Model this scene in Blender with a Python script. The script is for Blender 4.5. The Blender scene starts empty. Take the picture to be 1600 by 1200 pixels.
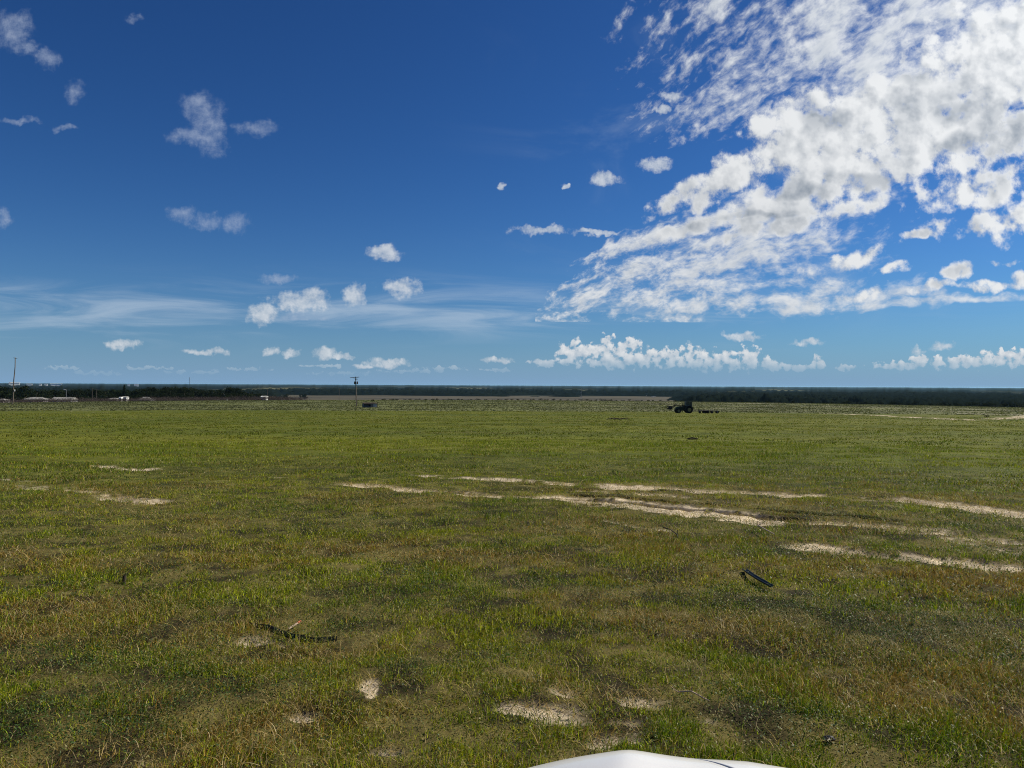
import bpy, bmesh, math, random
import numpy as np
from mathutils import Vector, Matrix

random.seed(7)
RNG = np.random.default_rng(11)
PI = math.pi
R = math.radians
scene = bpy.context.scene
COL = scene.collection

# ------------------------------------------------------------------ camera
F_PX = 1200.0                      # focal length in pixels of the 1600 wide photograph
CAM_H = 1.8
HAZE = 0.000017
EXPO = 0.50
ROLL = R(0.27)
PITCH = R(0.09)
cam_data = bpy.data.cameras.new("camera")
cam_data.sensor_width = 36.0
cam_data.lens = 36.0 * F_PX / 1600.0
cam_data.clip_start = 0.05
cam_data.clip_end = 200000.0
cam = bpy.data.objects.new("camera", cam_data)
COL.objects.link(cam)
cam.location = (0, 0, CAM_H)
cam.rotation_mode = 'XYZ'
_m = Matrix.Rotation(PI / 2 + PITCH, 4, 'X') @ Matrix.Rotation(ROLL, 4, 'Z')
cam.rotation_euler = _m.to_euler()
CAM_M = _m.to_3x3()
scene.camera = cam


def ray(px, py):
    return CAM_M @ Vector(((px - 800) / F_PX, (600 - py) / F_PX, -1.0))


def uv_of(px, py):
    r = ray(px, py)
    return (r.x / r.y, r.z / r.y)


def at_depth(px, py, y):
    r = ray(px, py)
    k = y / r.y
    return Vector((r.x * k, y, CAM_H + r.z * k))


# ------------------------------------------------------------------ numpy noise
def _hash(ix, iy, seed):
    h = (ix.astype(np.int64) * 374761393 + iy.astype(np.int64) * 668265263 + seed * 1442695041) & 0xFFFFFFFF
    h = ((h ^ (h >> 13)) * 1274126177) & 0xFFFFFFFF
    h = (h ^ (h >> 16)) & 0xFFFFFFFF
    return h.astype(np.float64) / 4294967295.0


def vnoise(x, y, seed=0):
    ix = np.floor(x); iy = np.floor(y)
    fx = x - ix; fy = y - iy
    fx = fx * fx * fx * (fx * (fx * 6 - 15) + 10)
    fy = fy * fy * fy * (fy * (fy * 6 - 15) + 10)
    a = _hash(ix, iy, seed); b = _hash(ix + 1, iy, seed)
    c = _hash(ix, iy + 1, seed); d = _hash(ix + 1, iy + 1, seed)
    return (a + (b - a) * fx) * (1 - fy) + (c + (d - c) * fx) * fy


def fbm(x, y, seed=0, oct=4, gain=0.5):
    s = 0.0; amp = 1.0; tot = 0.0
    for k in range(oct):
        s = s + amp * vnoise(x * 2 ** k + 17.3 * k, y * 2 ** k - 9.1 * k, seed + k)
        tot += amp; amp *= gain
    return s / tot


def sstep(a, b, x):
    t = np.clip((x - a) / (b - a), 0, 1)
    return t * t * (3 - 2 * t)


# ------------------------------------------------------------------ terrain
_PY = np.array([-80000., -400., 0., 150., 190., 240., 320., 400., 430., 1050., 1300., 90000.])
_PZ = np.array([10., 10., 0., -3.85, -4.62, -5.05, -5.55, -6.05, -6.75, -28.0, -30.0, -30.0])


def terrain(x, y):
    """smooth height of the land: a gentle hilltop field, a crest 400 m out, a wide flat plain beyond"""
    x = np.asarray(x, float); y = np.asarray(y, float)
    r = np.hypot(x, y)
    z = np.interp(y, _PY, _PZ)
    # smooth the corners a little
    z = 0.5 * z + 0.25 * (np.interp(y - 14, _PY, _PZ) + np.interp(y + 14, _PY, _PZ)) * sstep(60, 140, y) + 0.5 * z * (1 - sstep(60, 140, y))
    xx = np.minimum(np.abs(x), 320)
    fall = 3.6e-5 * xx ** 2 + np.clip(np.abs(x) - 320, 0, None) * 0.02
    z = z - fall
    z = np.where(r > 9000, -30.0, z)
    return np.maximum(z, -30.0 - 0.0 * r)


def ground_hit(px, py):
    """where the sight line through a pixel of the photograph meets the land"""
    d = ray(px, py)
    t = 0.5
    for _ in range(6000):
        p = Vector((0, 0, CAM_H)) + d * t
        if p.z <= float(terrain(p.x, p.y)) + 0.0:
            return p.x, p.y
        t *= 1.002
    return p.x, p.y


def gz(x, y):
    return float(surface(np.array([x]), np.array([y]))[0])


# ------------------------------------------------------------------ object helpers
def tag(o, label=None, cat=None, group=None, kind=None):
    if label: o['label'] = label
    if cat: o['category'] = cat
    if group: o['group'] = group
    if kind: o['kind'] = kind
    return o


def thing(name, label, cat, loc=(0, 0, 0), rz=0.0, group=None):
    o = bpy.data.objects.new(name, None)
    COL.objects.link(o)
    o.empty_display_size = 0.2
    o.location = loc
    o.rotation_euler = (0, 0, rz)
    return tag(o, label, cat, group)


def link_mesh(name, me, mat=None, parent=None):
    o = bpy.data.objects.new(name, me)
    COL.objects.link(o)
    if mat is not None:
        me.materials.append(mat)
    if parent is not None:
        o.parent = parent
    return o


def from_bm(name, bm, mat=None, parent=None, smooth=False):
    me = bpy.data.meshes.new(name)
    bmesh.ops.recalc_face_normals(bm, faces=bm.faces)
    bm.to_mesh(me); bm.free()
    if smooth:
        me.polygons.foreach_set('use_smooth', [True] * len(me.polygons))
    return link_mesh(name, me, mat, parent)


def np_mesh(name, verts, faces_flat, sizes, mat=None, parent=None, smooth=False, attrs=None):
    """verts (n,3); faces_flat: flat vertex indices; sizes: loop count per face"""
    me = bpy.data.meshes.new(name)
    n = len(verts)
    me.vertices.add(n)
    me.vertices.foreach_set('co', np.ascontiguousarray(verts, dtype=np.float32).ravel())
    faces_flat = np.ascontiguousarray(faces_flat, dtype=np.int32).ravel()
    sizes = np.ascontiguousarray(sizes, dtype=np.int32)
    me.loops.add(len(faces_flat))
    me.loops.foreach_set('vertex_index', faces_flat)
    me.polygons.add(len(sizes))
    starts = np.concatenate([[0], np.cumsum(sizes)[:-1]]).astype(np.int32)
    me.polygons.foreach_set('loop_start', starts)
    if smooth:
        me.polygons.foreach_set('use_smooth', np.ones(len(sizes), dtype=bool))
    if attrs:
        for k, v in attrs.items():
            if v.ndim == 1:
                a = me.attributes.new(k, 'FLOAT', 'POINT')
                a.data.foreach_set('value', np.ascontiguousarray(v, dtype=np.float32))
            else:
                a = me.attributes.new(k, 'FLOAT_COLOR', 'POINT')
                c = np.ones((n, 4), dtype=np.float32); c[:, :3] = v
                a.data.foreach_set('color', c.ravel())
    me.update(calc_edges=True)
    return link_mesh(name, me, mat, parent)


def copy_tree(o, parent=None):
    c = o.copy()
    COL.objects.link(c)
    if parent is not None:
        c.parent = parent
    for ch in list(o.children):
        copy_tree(ch, c)
    return c


def bm_box(bm, c, s, rot=None):
    """box centred at c with full sizes s"""
    m = Matrix.Translation(Vector(c))
    if rot is not None:
        m = m @ rot
    m = m @ Matrix.Diagonal((s[0], s[1], s[2], 1))
    bmesh.ops.create_cube(bm, size=1.0, matrix=m)


def bm_rod(bm, a, b, r0, r1=None, seg=10):
    """tapered round bar from a to b"""
    a = Vector(a); b = Vector(b)
    d = b - a
    q = d.to_track_quat('Z', 'Y').to_matrix().to_4x4()
    m = Matrix.Translation((a + b) / 2) @ q
    bmesh.ops.create_cone(bm, cap_ends=True, segments=seg, radius1=r0, radius2=r0 if r1 is None else r1, depth=d.length, matrix=m)


def bm_prism(bm, pts, axis, a0, a1):
    """extrude a 2-D outline along an axis ('x','y')"""
    def P(p, t):
        return (t, p[0], p[1]) if axis == 'x' else (p[0], t, p[1])
    v0 = [bm.verts.new(P(p, a0)) for p in pts]
    v1 = [bm.verts.new(P(p, a1)) for p in pts]
    n = len(pts)
    bm.faces.new(v0); bm.faces.new(v1[::-1])
    for i in range(n):
        bm.faces.new((v0[i], v0[(i + 1) % n], v1[(i + 1) % n], v1[i]))


# ------------------------------------------------------------------ node helpers
class S:
    """a socket or constant inside a node tree, with arithmetic"""
    nt = None

    def __init__(self, s): self.s = s

    @staticmethod
    def put(inp, v):
        if isinstance(v, S): v = v.s
        if isinstance(v, bpy.types.NodeSocket): S.nt.links.new(v, inp)
        else: inp.default_value = v

    @staticmethod
    def m(op, a, b=None, c=None, clamp=False):
        n = S.nt.nodes.new('ShaderNodeMath'); n.operation = op; n.use_clamp = clamp
        for i, x in enumerate((a, b, c)):
            if x is not None: S.put(n.inputs[i], x)
        return S(n.outputs[0])

    def __add__(s, o): return S.m('ADD', s, o)
    __radd__ = __add__
    def __sub__(s, o): return S.m('SUBTRACT', s, o)
    def __rsub__(s, o): return S.m('SUBTRACT', o, s)
    def __mul__(s, o): return S.m('MULTIPLY', s, o)
    __rmul__ = __mul__
    def __truediv__(s, o): return S.m('DIVIDE', s, o)
    def __neg__(s): return S.m('MULTIPLY', s, -1.0)


def vm(op, a, b=None, c=None):
    n = S.nt.nodes.new('ShaderNodeVectorMath'); n.operation = op
    for i, x in enumerate((a, b, c)):
        if x is not None: S.put(n.inputs[i], x)
    return S(n.outputs['Value'] if op in ('DOT_PRODUCT', 'LENGTH', 'DISTANCE') else n.outputs[0])


def xyz(x, y, z=0.0):
    n = S.nt.nodes.new('ShaderNodeCombineXYZ')
    for i, q in enumerate((x, y, z)): S.put(n.inputs[i], q)
    return S(n.outputs[0])


def sep(v):
    n = S.nt.nodes.new('ShaderNodeSeparateXYZ'); S.put(n.inputs[0], v)
    return S(n.outputs[0]), S(n.outputs[1]), S(n.outputs[2])


def smooth(a, b, x):
    n = S.nt.nodes.new('ShaderNodeMapRange'); n.interpolation_type = 'SMOOTHSTEP'
    S.put(n.inputs['Value'], x); n.inputs['From Min'].default_value = a; n.inputs['From Max'].default_value = b
    return S(n.outputs[0])


def noise(v, scale=1.0, detail=5.0, rough=0.55, lac=2.0, color=False, dist=0.0):
    n = S.nt.nodes.new('ShaderNodeTexNoise')
    S.put(n.inputs['Vector'], v)
    n.inputs['Scale'].default_value = scale; n.inputs['Detail'].default_value = detail
    n.inputs['Roughness'].default_value = rough; n.inputs['Lacunarity'].default_value = lac
    n.inputs['Distortion'].default_value = dist
    return S(n.outputs['Color'] if color else n.outputs[0])


def mixc(f, a, b):
    n = S.nt.nodes.new('ShaderNodeMix'); n.data_type = 'RGBA'; n.clamp_factor = True
    S.put(n.inputs[0], f)
    for i, x in ((6, a), (7, b)):
        if isinstance(x, tuple): x = (*x[:3], 1.0)
        S.put(n.inputs[i], x)
    return S(n.outputs[2])


def new_mat(name):
    m = bpy.data.materials.new(name); m.use_nodes = True
    nt = m.node_tree; nt.nodes.clear(); S.nt = nt
    out = nt.nodes.new('ShaderNodeOutputMaterial')
    return m, nt, out


def principled(nt, out, color, rough=0.8, spec=0.3, metallic=0.0, bump=None, bump_d=0.02, bump_s=0.6):
    b = nt.nodes.new('ShaderNodeBsdfPrincipled')
    S.put(b.inputs['Base Color'], (*color, 1.0) if isinstance(color, tuple) else color)
    S.put(b.inputs['Roughness'], rough)
    b.inputs['Specular IOR Level'].default_value = spec
    b.inputs['Metallic'].default_value = metallic
    if bump is not None:
        bn = nt.nodes.new('ShaderNodeBump'); bn.inputs['Distance'].default_value = bump_d
        bn.inputs['Strength'].default_value = bump_s
        S.put(bn.inputs['Height'], bump)
        nt.links.new(bn.outputs[0], b.inputs['Normal'])
    if out is not None:
        nt.links.new(b.outputs[0], out.inputs[0])
    return b


def simple_mat(name, c0, c1=None, scale=8.0, rough=0.7, spec=0.3, metallic=0.0, stretch=(1, 1, 1), bump_d=0.0):
    """two-tone procedural surface: colour wanders between c0 and c1"""
    m, nt, out = new_mat(name)
    tc = nt.nodes.new('ShaderNodeTexCoord')
    v = vm('MULTIPLY', S(tc.outputs['Object']), stretch)
    n = noise(v, scale, 5, 0.6)
    col = mixc(smooth(0.3, 0.7, n), c0, c1 or tuple(x * 0.7 for x in c0))
    principled(nt, out, col, rough, spec, metallic, n if bump_d else None, bump_d or 0.01)
    return m
# ------------------------------------------------------------------ patches of the field (world metres)
def line_of(pts):
    return [ground_hit(*p) for p in pts]


# sandy strips: photograph points turned once into places on the land; width in metres, strength
STRIPS = [
    (line_of([(665, 744), (790, 750), (950, 759), (1110, 767), (1228, 772)]), .55, 1.1),
    (line_of([(535, 756), (640, 765), (800, 775), (905, 782)]), .45, 1.05),
    (line_of([(880, 778), (960, 786), (1060, 796), (1175, 809)]), .66, 1.8),
    (line_of([(1175, 809), (1300, 816), (1420, 826), (1600, 850)]), .55, .8),
    (line_of([(900, 764), (1010, 772), (1060, 776)]), .45, .85),
    (line_of([(1050, 777), (1160, 786), (1230, 792)]), .4, .6),
    (line_of([(1295, 774), (1400, 780), (1480, 788), (1560, 799), (1660, 808)]), .52, 1.8),
    (line_of([(1270, 853), (1350, 863), (1450, 872), (1600, 893), (1700, 905)]), .38, 1.4),
    (line_of([(40, 760), (130, 766), (235, 783)]), .50, 1.05),
    (line_of([(150, 728), (240, 734)]), .45, 1.1),
    (line_of([(-20, 748), (45, 752)]), .4, .7),
    (line_of([(955, 815), (1045, 826)]), .22, .9),
    (line_of([(1420, 826), (1500, 838), (1600, 858)]), 1.0, .75),
    (line_of([(400, 745), (445, 749)]), .3, .7),
    (line_of([(450, 808), (520, 806)]), .35, .5),
    (line_of([(1290, 646), (1370, 649), (1510, 656)]), 3.2, 1.0),
    (line_of([(100, 642), (205, 646)]), 1.8, .5),
    (line_of([(1560, 655), (1660, 640)]), 4.0, 1.0),
    (line_of([(-10, 803), (60, 793)]), .3, .55),
]
SPOTS = [(*ground_hit(px, py), rx, ry, w) for (px, py, rx, ry, w) in [
    (577, 1080, .07, .16, 1.5), (478, 1118, .09, .06, 1.2), (840, 1112, .34, .16, .9), (880, 1130, .25, .12, .8), (965, 1160, .24, .18, 1.1), (985, 1140, .26, .16, .9),
    (1000, 1168, .16, .10, 1.1), (395, 1003, .20, .16, .9), (470, 1006, .28, .06, 1.0), (330, 1015, .16, .10, .7), (1395, 925, .5, .3, .45), (1010, 1095, .22, .14, .8),
    (1090, 1125, .30, .12, .8), (610, 1165, .2, .1, .7), (200, 1105, .14, .10, .8), (240, 1110, .12, .09, .7), (390, 1050, .12, .16, .6), (1290, 865, .4, .3, .5),
    (700, 820, .5, .3, .3), (20, 985, .3, .2, .5), (880, 1080, .16, .12, .7)]]


def seg_dist(x, y, pts):
    best = np.full(x.shape, 1e9)
    for (ax, ay), (bx, by) in zip(pts[:-1], pts[1:]):
        dx_, dy_ = bx - ax, by - ay
        t = np.clip(((x - ax) * dx_ + (y - ay) * dy_) / (dx_ * dx_ + dy_ * dy_), 0, 1)
        best = np.minimum(best, np.hypot(x - ax - t * dx_, y - ay - t * dy_))
    return best


def sand_at(x, y):
    out = np.zeros(x.shape)
    n1 = fbm(x / .55, y / .55, 31, 4, .6)
    n2 = fbm(x / 2.4, y / 2.4, 57, 3)
    for pts, w, s in STRIPS:
        xs = [p[0] for p in pts]; ys = [p[1] for p in pts]
        m = 3 * w + 1
        sel = (x > min(xs) - m) & (x < max(xs) + m) & (y > min(ys) - m) & (y < max(ys) + m)
        if not sel.any(): continue
        d = seg_dist(x[sel], y[sel], pts) / w
        k = s * np.exp(-d ** 2 * 1.2)
        out[sel] = np.maximum(out[sel], k)
    for (cx, cy, rx, ry, w) in SPOTS:
        d2 = ((x - cx) / rx) ** 2 + ((y - cy) / ry) ** 2
        out = np.maximum(out, np.where(d2 < 9, w * np.exp(-d2 * .8), 0))
    n3 = fbm(x / .16, y / .13, 61, 3, .6)
    return np.clip(sstep(.50, 1.0, out * (-.28 + 1.45 * n1 + 1.15 * n3 - .9 * np.clip(.46 - fbm(x / 1.7, y / .8, 67, 3), 0, 1) * 2) + .35 * (n2 - .5) * (out > .05)), 0, 1)


RUTS = [line_of([(885, 777), (965, 783), (1065, 792), (1180, 803), (1290, 813)]),
        line_of([(895, 771), (990, 779), (1090, 787), (1225, 797), (1400, 812)]),
        line_of([(760, 765), (840, 762), (960, 763), (1120, 772)]),
        line_of([(660, 766), (760, 772), (900, 779)])]


def rut_at(x, y):
    out = np.zeros(x.shape) - 0.0
    for pts in RUTS:
        xs = [p[0] for p in pts]; ys = [p[1] for p in pts]
        sel = (x > min(xs) - 2) & (x < max(xs) + 2) & (y > min(ys) - 2) & (y < max(ys) + 2)
        if not sel.any(): continue
        d = seg_dist(x[sel], y[sel], pts) + .05 * (fbm(x[sel] / .5, y[sel] / .5, 63, 2) - .5)
        brk = sstep(.30, .48, fbm(x[sel] / 2.2, y[sel] / 1.1, 65, 2))
        out[sel] = np.maximum(out[sel], brk * (np.exp(-(d / .11) ** 2) - .34 * np.exp(-((d - .24) / .10) ** 2)))
    return out


def ellipses(lst):
    out = []
    for px, py, rx, ry in lst:
        cx, cy = ground_hit(px, py)
        y0 = ground_hit(px, py + ry)[1]; y1 = ground_hit(px, py - ry)[1]
        out.append((cx, cy, rx * cy / F_PX, (y1 - y0) / 2))
    return out


LEAFY = ellipses([(1230, 975, 150, 22), (1420, 1010, 190, 26), (1560, 1050, 90, 24), (1150, 950, 100, 14), (900, 925, 120, 13), (700, 960, 90, 15), (330, 1075, 60, 22), (100, 1150, 200, 42),
                  (380, 1110, 70, 20), (850, 1135, 70, 28), (880, 1180, 80, 20), (1290, 1165, 90, 25), (560, 985, 60, 10), (650, 1068, 40, 12), (1000, 1010, 90, 14), (460, 1100, 50, 14), (150, 1030, 90, 16)])
TAN = ellipses([(180, 950, 180, 32), (120, 1000, 140, 26), (330, 985, 90, 20), (480, 1030, 120, 18), (1050, 1000, 80, 16), (1310, 1090, 110, 28), (1530, 1130, 90, 28), (980, 945, 120, 12), (560, 850, 110, 9),
                (700, 860, 130, 9), (1400, 905, 140, 13), (1520, 920, 120, 13), (440, 1150, 100, 28), (620, 1140, 60, 20), (80, 860, 80, 11), (1020, 1130, 90, 18), (900, 1100, 80, 16)])
FRESH = ellipses([(500, 900, 260, 28), (820, 850, 160, 12), (1250, 935, 150, 16), (1500, 975, 120, 12), (720, 1150, 80, 28), (1400, 960, 200, 14), (560, 940, 160, 20), (1180, 1060, 120, 26), (1100, 690, 500, 12)])


def in_any(x, y, lst):
    m = np.zeros(x.shape)
    for cx, cy, rx, ry in lst:
        d2 = ((x - cx) / rx) ** 2 + ((y - cy) / ry) ** 2
        m = np.maximum(m, np.where(d2 < 6, np.exp(-d2 * .9), 0))
    return m


def patches(x, y):
    """dry 0..1, lush 0..1, broad-leaved cover 0..1"""
    wx = x + 1.4 * (fbm(x / 3.1, y / 3.1, 5, 3) - .5); wy = y + 1.4 * (fbm(x / 3.1, y / 3.1, 6, 3) - .5)
    dry = sstep(.44, .70, fbm(wx / 1.7, wy / 1.1, 101, 4, .55) * .62 + fbm(x / 9, y / 6, 103, 3) * .38)
    lush = sstep(.42, .66, fbm(wx / 3.5, wy / 2.0, 211, 4, .5))
    broad = sstep(.50, .64, fbm(wx / 1.3, wy / .85, 307, 4, .55))
    e = .15 + 1.5 * fbm(wx / .8, wy / .6, 331, 4, .65)
    lf, tn, fr = in_any(wx, wy, LEAFY) * e, in_any(wx, wy, TAN) * e, in_any(wx, wy, FRESH) * e
    near = (np.hypot(x, y) < 12)
    broad = np.where(near, np.clip(broad * .45 + 1.15 * lf, 0, 1), broad * .45) * (1 - .8 * np.clip(tn, 0, 1))
    dry = np.clip(dry * .75 + .85 * tn - .8 * fr - .5 * lf, 0, 1)
    lush = np.clip(lush + .6 * fr - .3 * tn, 0, 1)
    return dry, lush, broad


def surface(x, y):
    """terrain with the lumps, tracks and ruts of the field"""
    z = terrain(x, y)
    r = np.hypot(x, y)
    near = 1 - sstep(350, 420, r)
    bump = .05 * (fbm(x / 2.6, y / 2.6, 71, 3) - .5) + .085 * (fbm(x / .7, y / .7, 77, 3) - .5) * (1 - sstep(40, 90, r)) \
        + .22 * (fbm(x / 14, y / 9, 81, 3) - .5) * sstep(25, 80, r)
    s = sand_at(x, y)
    z = z + near * bump - .03 * s - .17 * rut_at(x, y) + .02 * s * (fbm(x / .22, y / .22, 91, 2) - .5) * 2
    return z


# ------------------------------------------------------------------ ground: one sheet from the camera to the horizon
def cumsteps(segs):
    out = []
    for a, b, n, mode in segs:
        out.append(np.linspace(a, b, n, endpoint=False) if mode == 'lin' else np.geomspace(a, b, n, endpoint=False))
    return np.concatenate(out)


tans = np.concatenate([np.arange(.62, .185, -.00072), np.arange(.185, .105, -.00030), np.arange(.105, .0352, -.00072)])
r_near = 1.8 / (tans - .0257)
r_near = r_near[r_near < 185]
rows = np.concatenate([cumsteps([(.25, r_near[0], 8, 'lin')]), r_near,
                       cumsteps([(r_near[-1] + 1, 440, 150, 'lin'), (440, 1100, 60, 'lin'), (1100, 3000, 50, 'lin'), (3000, 90000, 40, 'log')]), [90000.0]])
th = np.concatenate([np.arange(-180, -44, 4.0), np.arange(-44, 44, .105), np.arange(44, 180, 4.0)])
th = np.radians(th)
nr, nc = len(rows), len(th)
RR, TT = np.meshgrid(rows, th, indexing='ij')
GX = (RR * np.sin(TT)).ravel(); GY = (RR * np.cos(TT)).ravel()
GZ = surface(GX, GY)
idx = np.arange(nr * nc).reshape(nr, nc)
a_ = idx[:-1, :]; b_ = idx[1:, :]
a2 = np.roll(a_, -1, 1); b2 = np.roll(b_, -1, 1)
quads = np.stack([a_, a2, b2, b_], -1).reshape(-1, 4)
cen = len(GX)
gv = np.concatenate([np.stack([GX, GY, GZ], 1), [[0, 0, 0]]])
tri = np.stack([np.full(nc, cen), idx[0], np.roll(idx[0], -1)], -1)
faces = np.concatenate([quads.ravel(), tri.ravel()])
sizes = np.concatenate([np.full(len(quads), 4), np.full(nc, 3)])

C_SOIL = np.array([.022, .018, .009])
C_THATCH = np.array([.095, .080, .026])
C_SAND = np.array([.42, .35, .25])
C_GREEN = np.array([.061, .080, .007])
C_YEL = np.array([.097, .108, .010])
C_DRY = np.array([.105, .090, .020])
C_WEED = np.array([.085, .093, .036])


def lerp(a, b, t):
    t = np.asarray(t)[..., None] if np.ndim(t) else t
    return a + (b - a) * t


def field_colour(x, y):
    r = np.hypot(x, y)
    dry, lush, broad = patches(x, y)
    dry = dry * (1 - .7 * sstep(14, 26, r))
    # mown swathes run across the line of sight
    sw = fbm(x / 60, y / 4.5 + 6 * fbm(x / 90, y / 90, 8, 2), 401, 4, .6)
    sw2 = fbm(x / 25, y / 1.6 + 9 * fbm(x / 70, y / 70, 9, 2), 407, 3, .6)
    g = lerp(lerp(C_GREEN, C_YEL, sstep(.35, .68, sw)), C_DRY, .32 * sstep(.55, .78, sw2) + .20 * dry)
    close = lerp(C_SOIL, C_THATCH, sstep(.3, .7, fbm(x / .35, y / .35, 13, 3)))
    c = lerp(close, g, sstep(8, 34, r) * .85)
    edge = 186 + 10 * (fbm(x / 40, y / 40, 15, 2) - .5)
    weedy = sstep(edge, edge + 9, y)
    wn = fbm(x / 30, y / 9, 417, 4, .6)
    wc = lerp(C_WEED * .75, C_WEED * 1.35, sstep(.35, .7, wn))
    wc = lerp(wc, np.array([.19, .18, .125]), .75 * sstep(.56, .70, fbm(x / 34, y / 6, 421, 4, .65)) * sstep(-10, 60, x))
    c = lerp(c, wc, weedy)
    return c


sand = sand_at(GX, GY)
rad = RR.ravel()
gc = field_colour(GX, GY)
gc = lerp(gc, C_SAND * (.72 + .5 * fbm(GX / .3, GY / .3, 19, 3))[:, None], sand)
# beyond the crest: scrubby slope, then the forest floor of the plain with open fields in the middle distance
scrub = lerp(np.array([.050, .045, .030]), np.array([.085, .072, .05]), fbm(GX / 40, GY / 25, 501, 4))
plain = lerp(np.array([.014, .022, .014]), np.array([.03, .036, .022]), fbm(GX / 300, GY / 300, 503, 4))
ca = GX / np.maximum(GY, 1)
openf = sstep(-.31, -.29, ca) * (1 - sstep(.20, .24, ca)) * sstep(1200, 1300, GY) * (1 - sstep(2300, 2350, GY))
tan_f = lerp(np.array([.045, .040, .028]), np.array([.075, .065, .045]), sstep(.45, .62, fbm(GX / 160, GY / 60, 507, 3)))
plain = lerp(plain, lerp(scrub * 1.1, tan_f, sstep(.40, .60, fbm(GX / 230, GY / 110, 509, 3))), openf)
far = lerp(scrub, plain, sstep(900, 1250, GY))
gc = lerp(gc, far, sstep(405, 440, GY + 14 * (fbm(GX / 25, GY / 25, 511, 2) - .5)))
gc = np.where((rad > 2400)[:, None] | (GY < -300)[:, None], plain, gc)
gcol = np.concatenate([gc, gc[:1]])
gs = np.concatenate([sand, [0]])

m_ground, nt, out = new_mat("field soil and turf")
at = nt.nodes.new('ShaderNodeAttribute'); at.attribute_name = 'own_colour'
as_ = nt.nodes.new('ShaderNodeAttribute'); as_.attribute_name = 'sand'
tc = nt.nodes.new('ShaderNodeTexCoord')
obv = S(tc.outputs['Object'])
n1 = noise(obv, 11.0, 5, 0.65)
n2 = noise(obv, 0.9, 5, 0.65)
n3 = noise(vm('MULTIPLY', obv, (.10, .22, .2)), 1.0, 6, 0.7)
k = 0.45 + n1 * 0.35 + n2 * 0.35 + n3 * 0.5
k = k * (0.72 + 0.55 * smooth(0.3, 0.7, n2))
colr = vm('SCALE', S(at.outputs['Color'])); S.put(colr.s.node.inputs['Scale'], k)
principled(nt, out, colr, 0.95, 0.08, 0.0, n1 + n2 * 2.0, 0.03, 0.7)
ground = np_mesh('ground', gv, faces, sizes, m_ground, smooth=True, attrs={'own_colour': gcol, 'sand': gs})
tag(ground, 'wide gently sloping field of mown grass with bare sandy tracks, falling to a flat wooded plain', 'ground', kind='structure')


# ------------------------------------------------------------------ grass: blades, straw and low broad leaves
m_grass, nt, out = new_mat("grass blades")
at = nt.nodes.new('ShaderNodeAttribute'); at.attribute_name = 'own_colour'
gcs = S(at.outputs['Color'])
b = principled(nt, None, gcs, 0.55, 0.12)
tr = nt.nodes.new('ShaderNodeBsdfTranslucent'); S.put(tr.inputs['Color'], vm('MULTIPLY', gcs, (1.15, 1.2, .7)))
mx = nt.nodes.new('ShaderNodeMixShader'); mx.inputs[0].default_value = 0.30
nt.links.new(b.outputs[0], mx.inputs[1]); nt.links.new(tr.outputs[0], mx.inputs[2]); nt.links.new(mx.outputs[0], out.inputs[0])

m_leaf, nt, out = new_mat("low broad leaves")
at = nt.nodes.new('ShaderNodeAttribute'); at.attribute_name = 'own_colour'
gcs = S(at.outputs['Color'])
b = principled(nt, None, gcs, 0.5, 0.15)
tr = nt.nodes.new('ShaderNodeBsdfTranslucent'); S.put(tr.inputs['Color'], vm('MULTIPLY', gcs, (1.0, 1.3, .6)))
mx = nt.nodes.new('ShaderNodeMixShader'); mx.inputs[0].default_value = 0.25
nt.links.new(b.outputs[0], mx.inputs[1]); nt.links.new(tr.outputs[0], mx.inputs[2]); nt.links.new(mx.outputs[0], out.inputs[0])


def scatter(n, r0, r1, half=41.0):
    r = np.sqrt(RNG.uniform(r0 * r0, r1 * r1, n))
    t = np.radians(RNG.uniform(-half, half, n))
    return r * np.sin(t), r * np.cos(t)


L_GREEN = np.array([.142, .215, .007]); L_YEL = np.array([.290, .310, .010]); L_DEEP = np.array([.075, .135, .007])
L_DRY = np.array([.32, .220, .044]); L_RUST = np.array([.20, .105, .026]); L_STRAW = np.array([.42, .34, .19])


def blade_colours(x, y, dry, lush, n):
    c = lerp(L_YEL, L_GREEN, np.clip(lush * .62 + RNG.normal(0, .24, n), 0, 1))
    c = lerp(c, L_DEEP, (RNG.random(n) < .20 + .15 * lush).astype(float))
    isd = RNG.random(n) < .06 + .74 * dry
    c = np.where(isd[:, None], lerp(L_DRY, L_RUST, RNG.random(n)), c)
    straw = RNG.random(n) < .05 + .07 * dry
    c = np.where(straw[:, None], L_STRAW * RNG.uniform(.7, 1.2, n)[:, None], c)
    return c * (RNG.uniform(.62, 1.2, n) + .9 * (RNG.random(n) < .10))[:, None]


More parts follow.
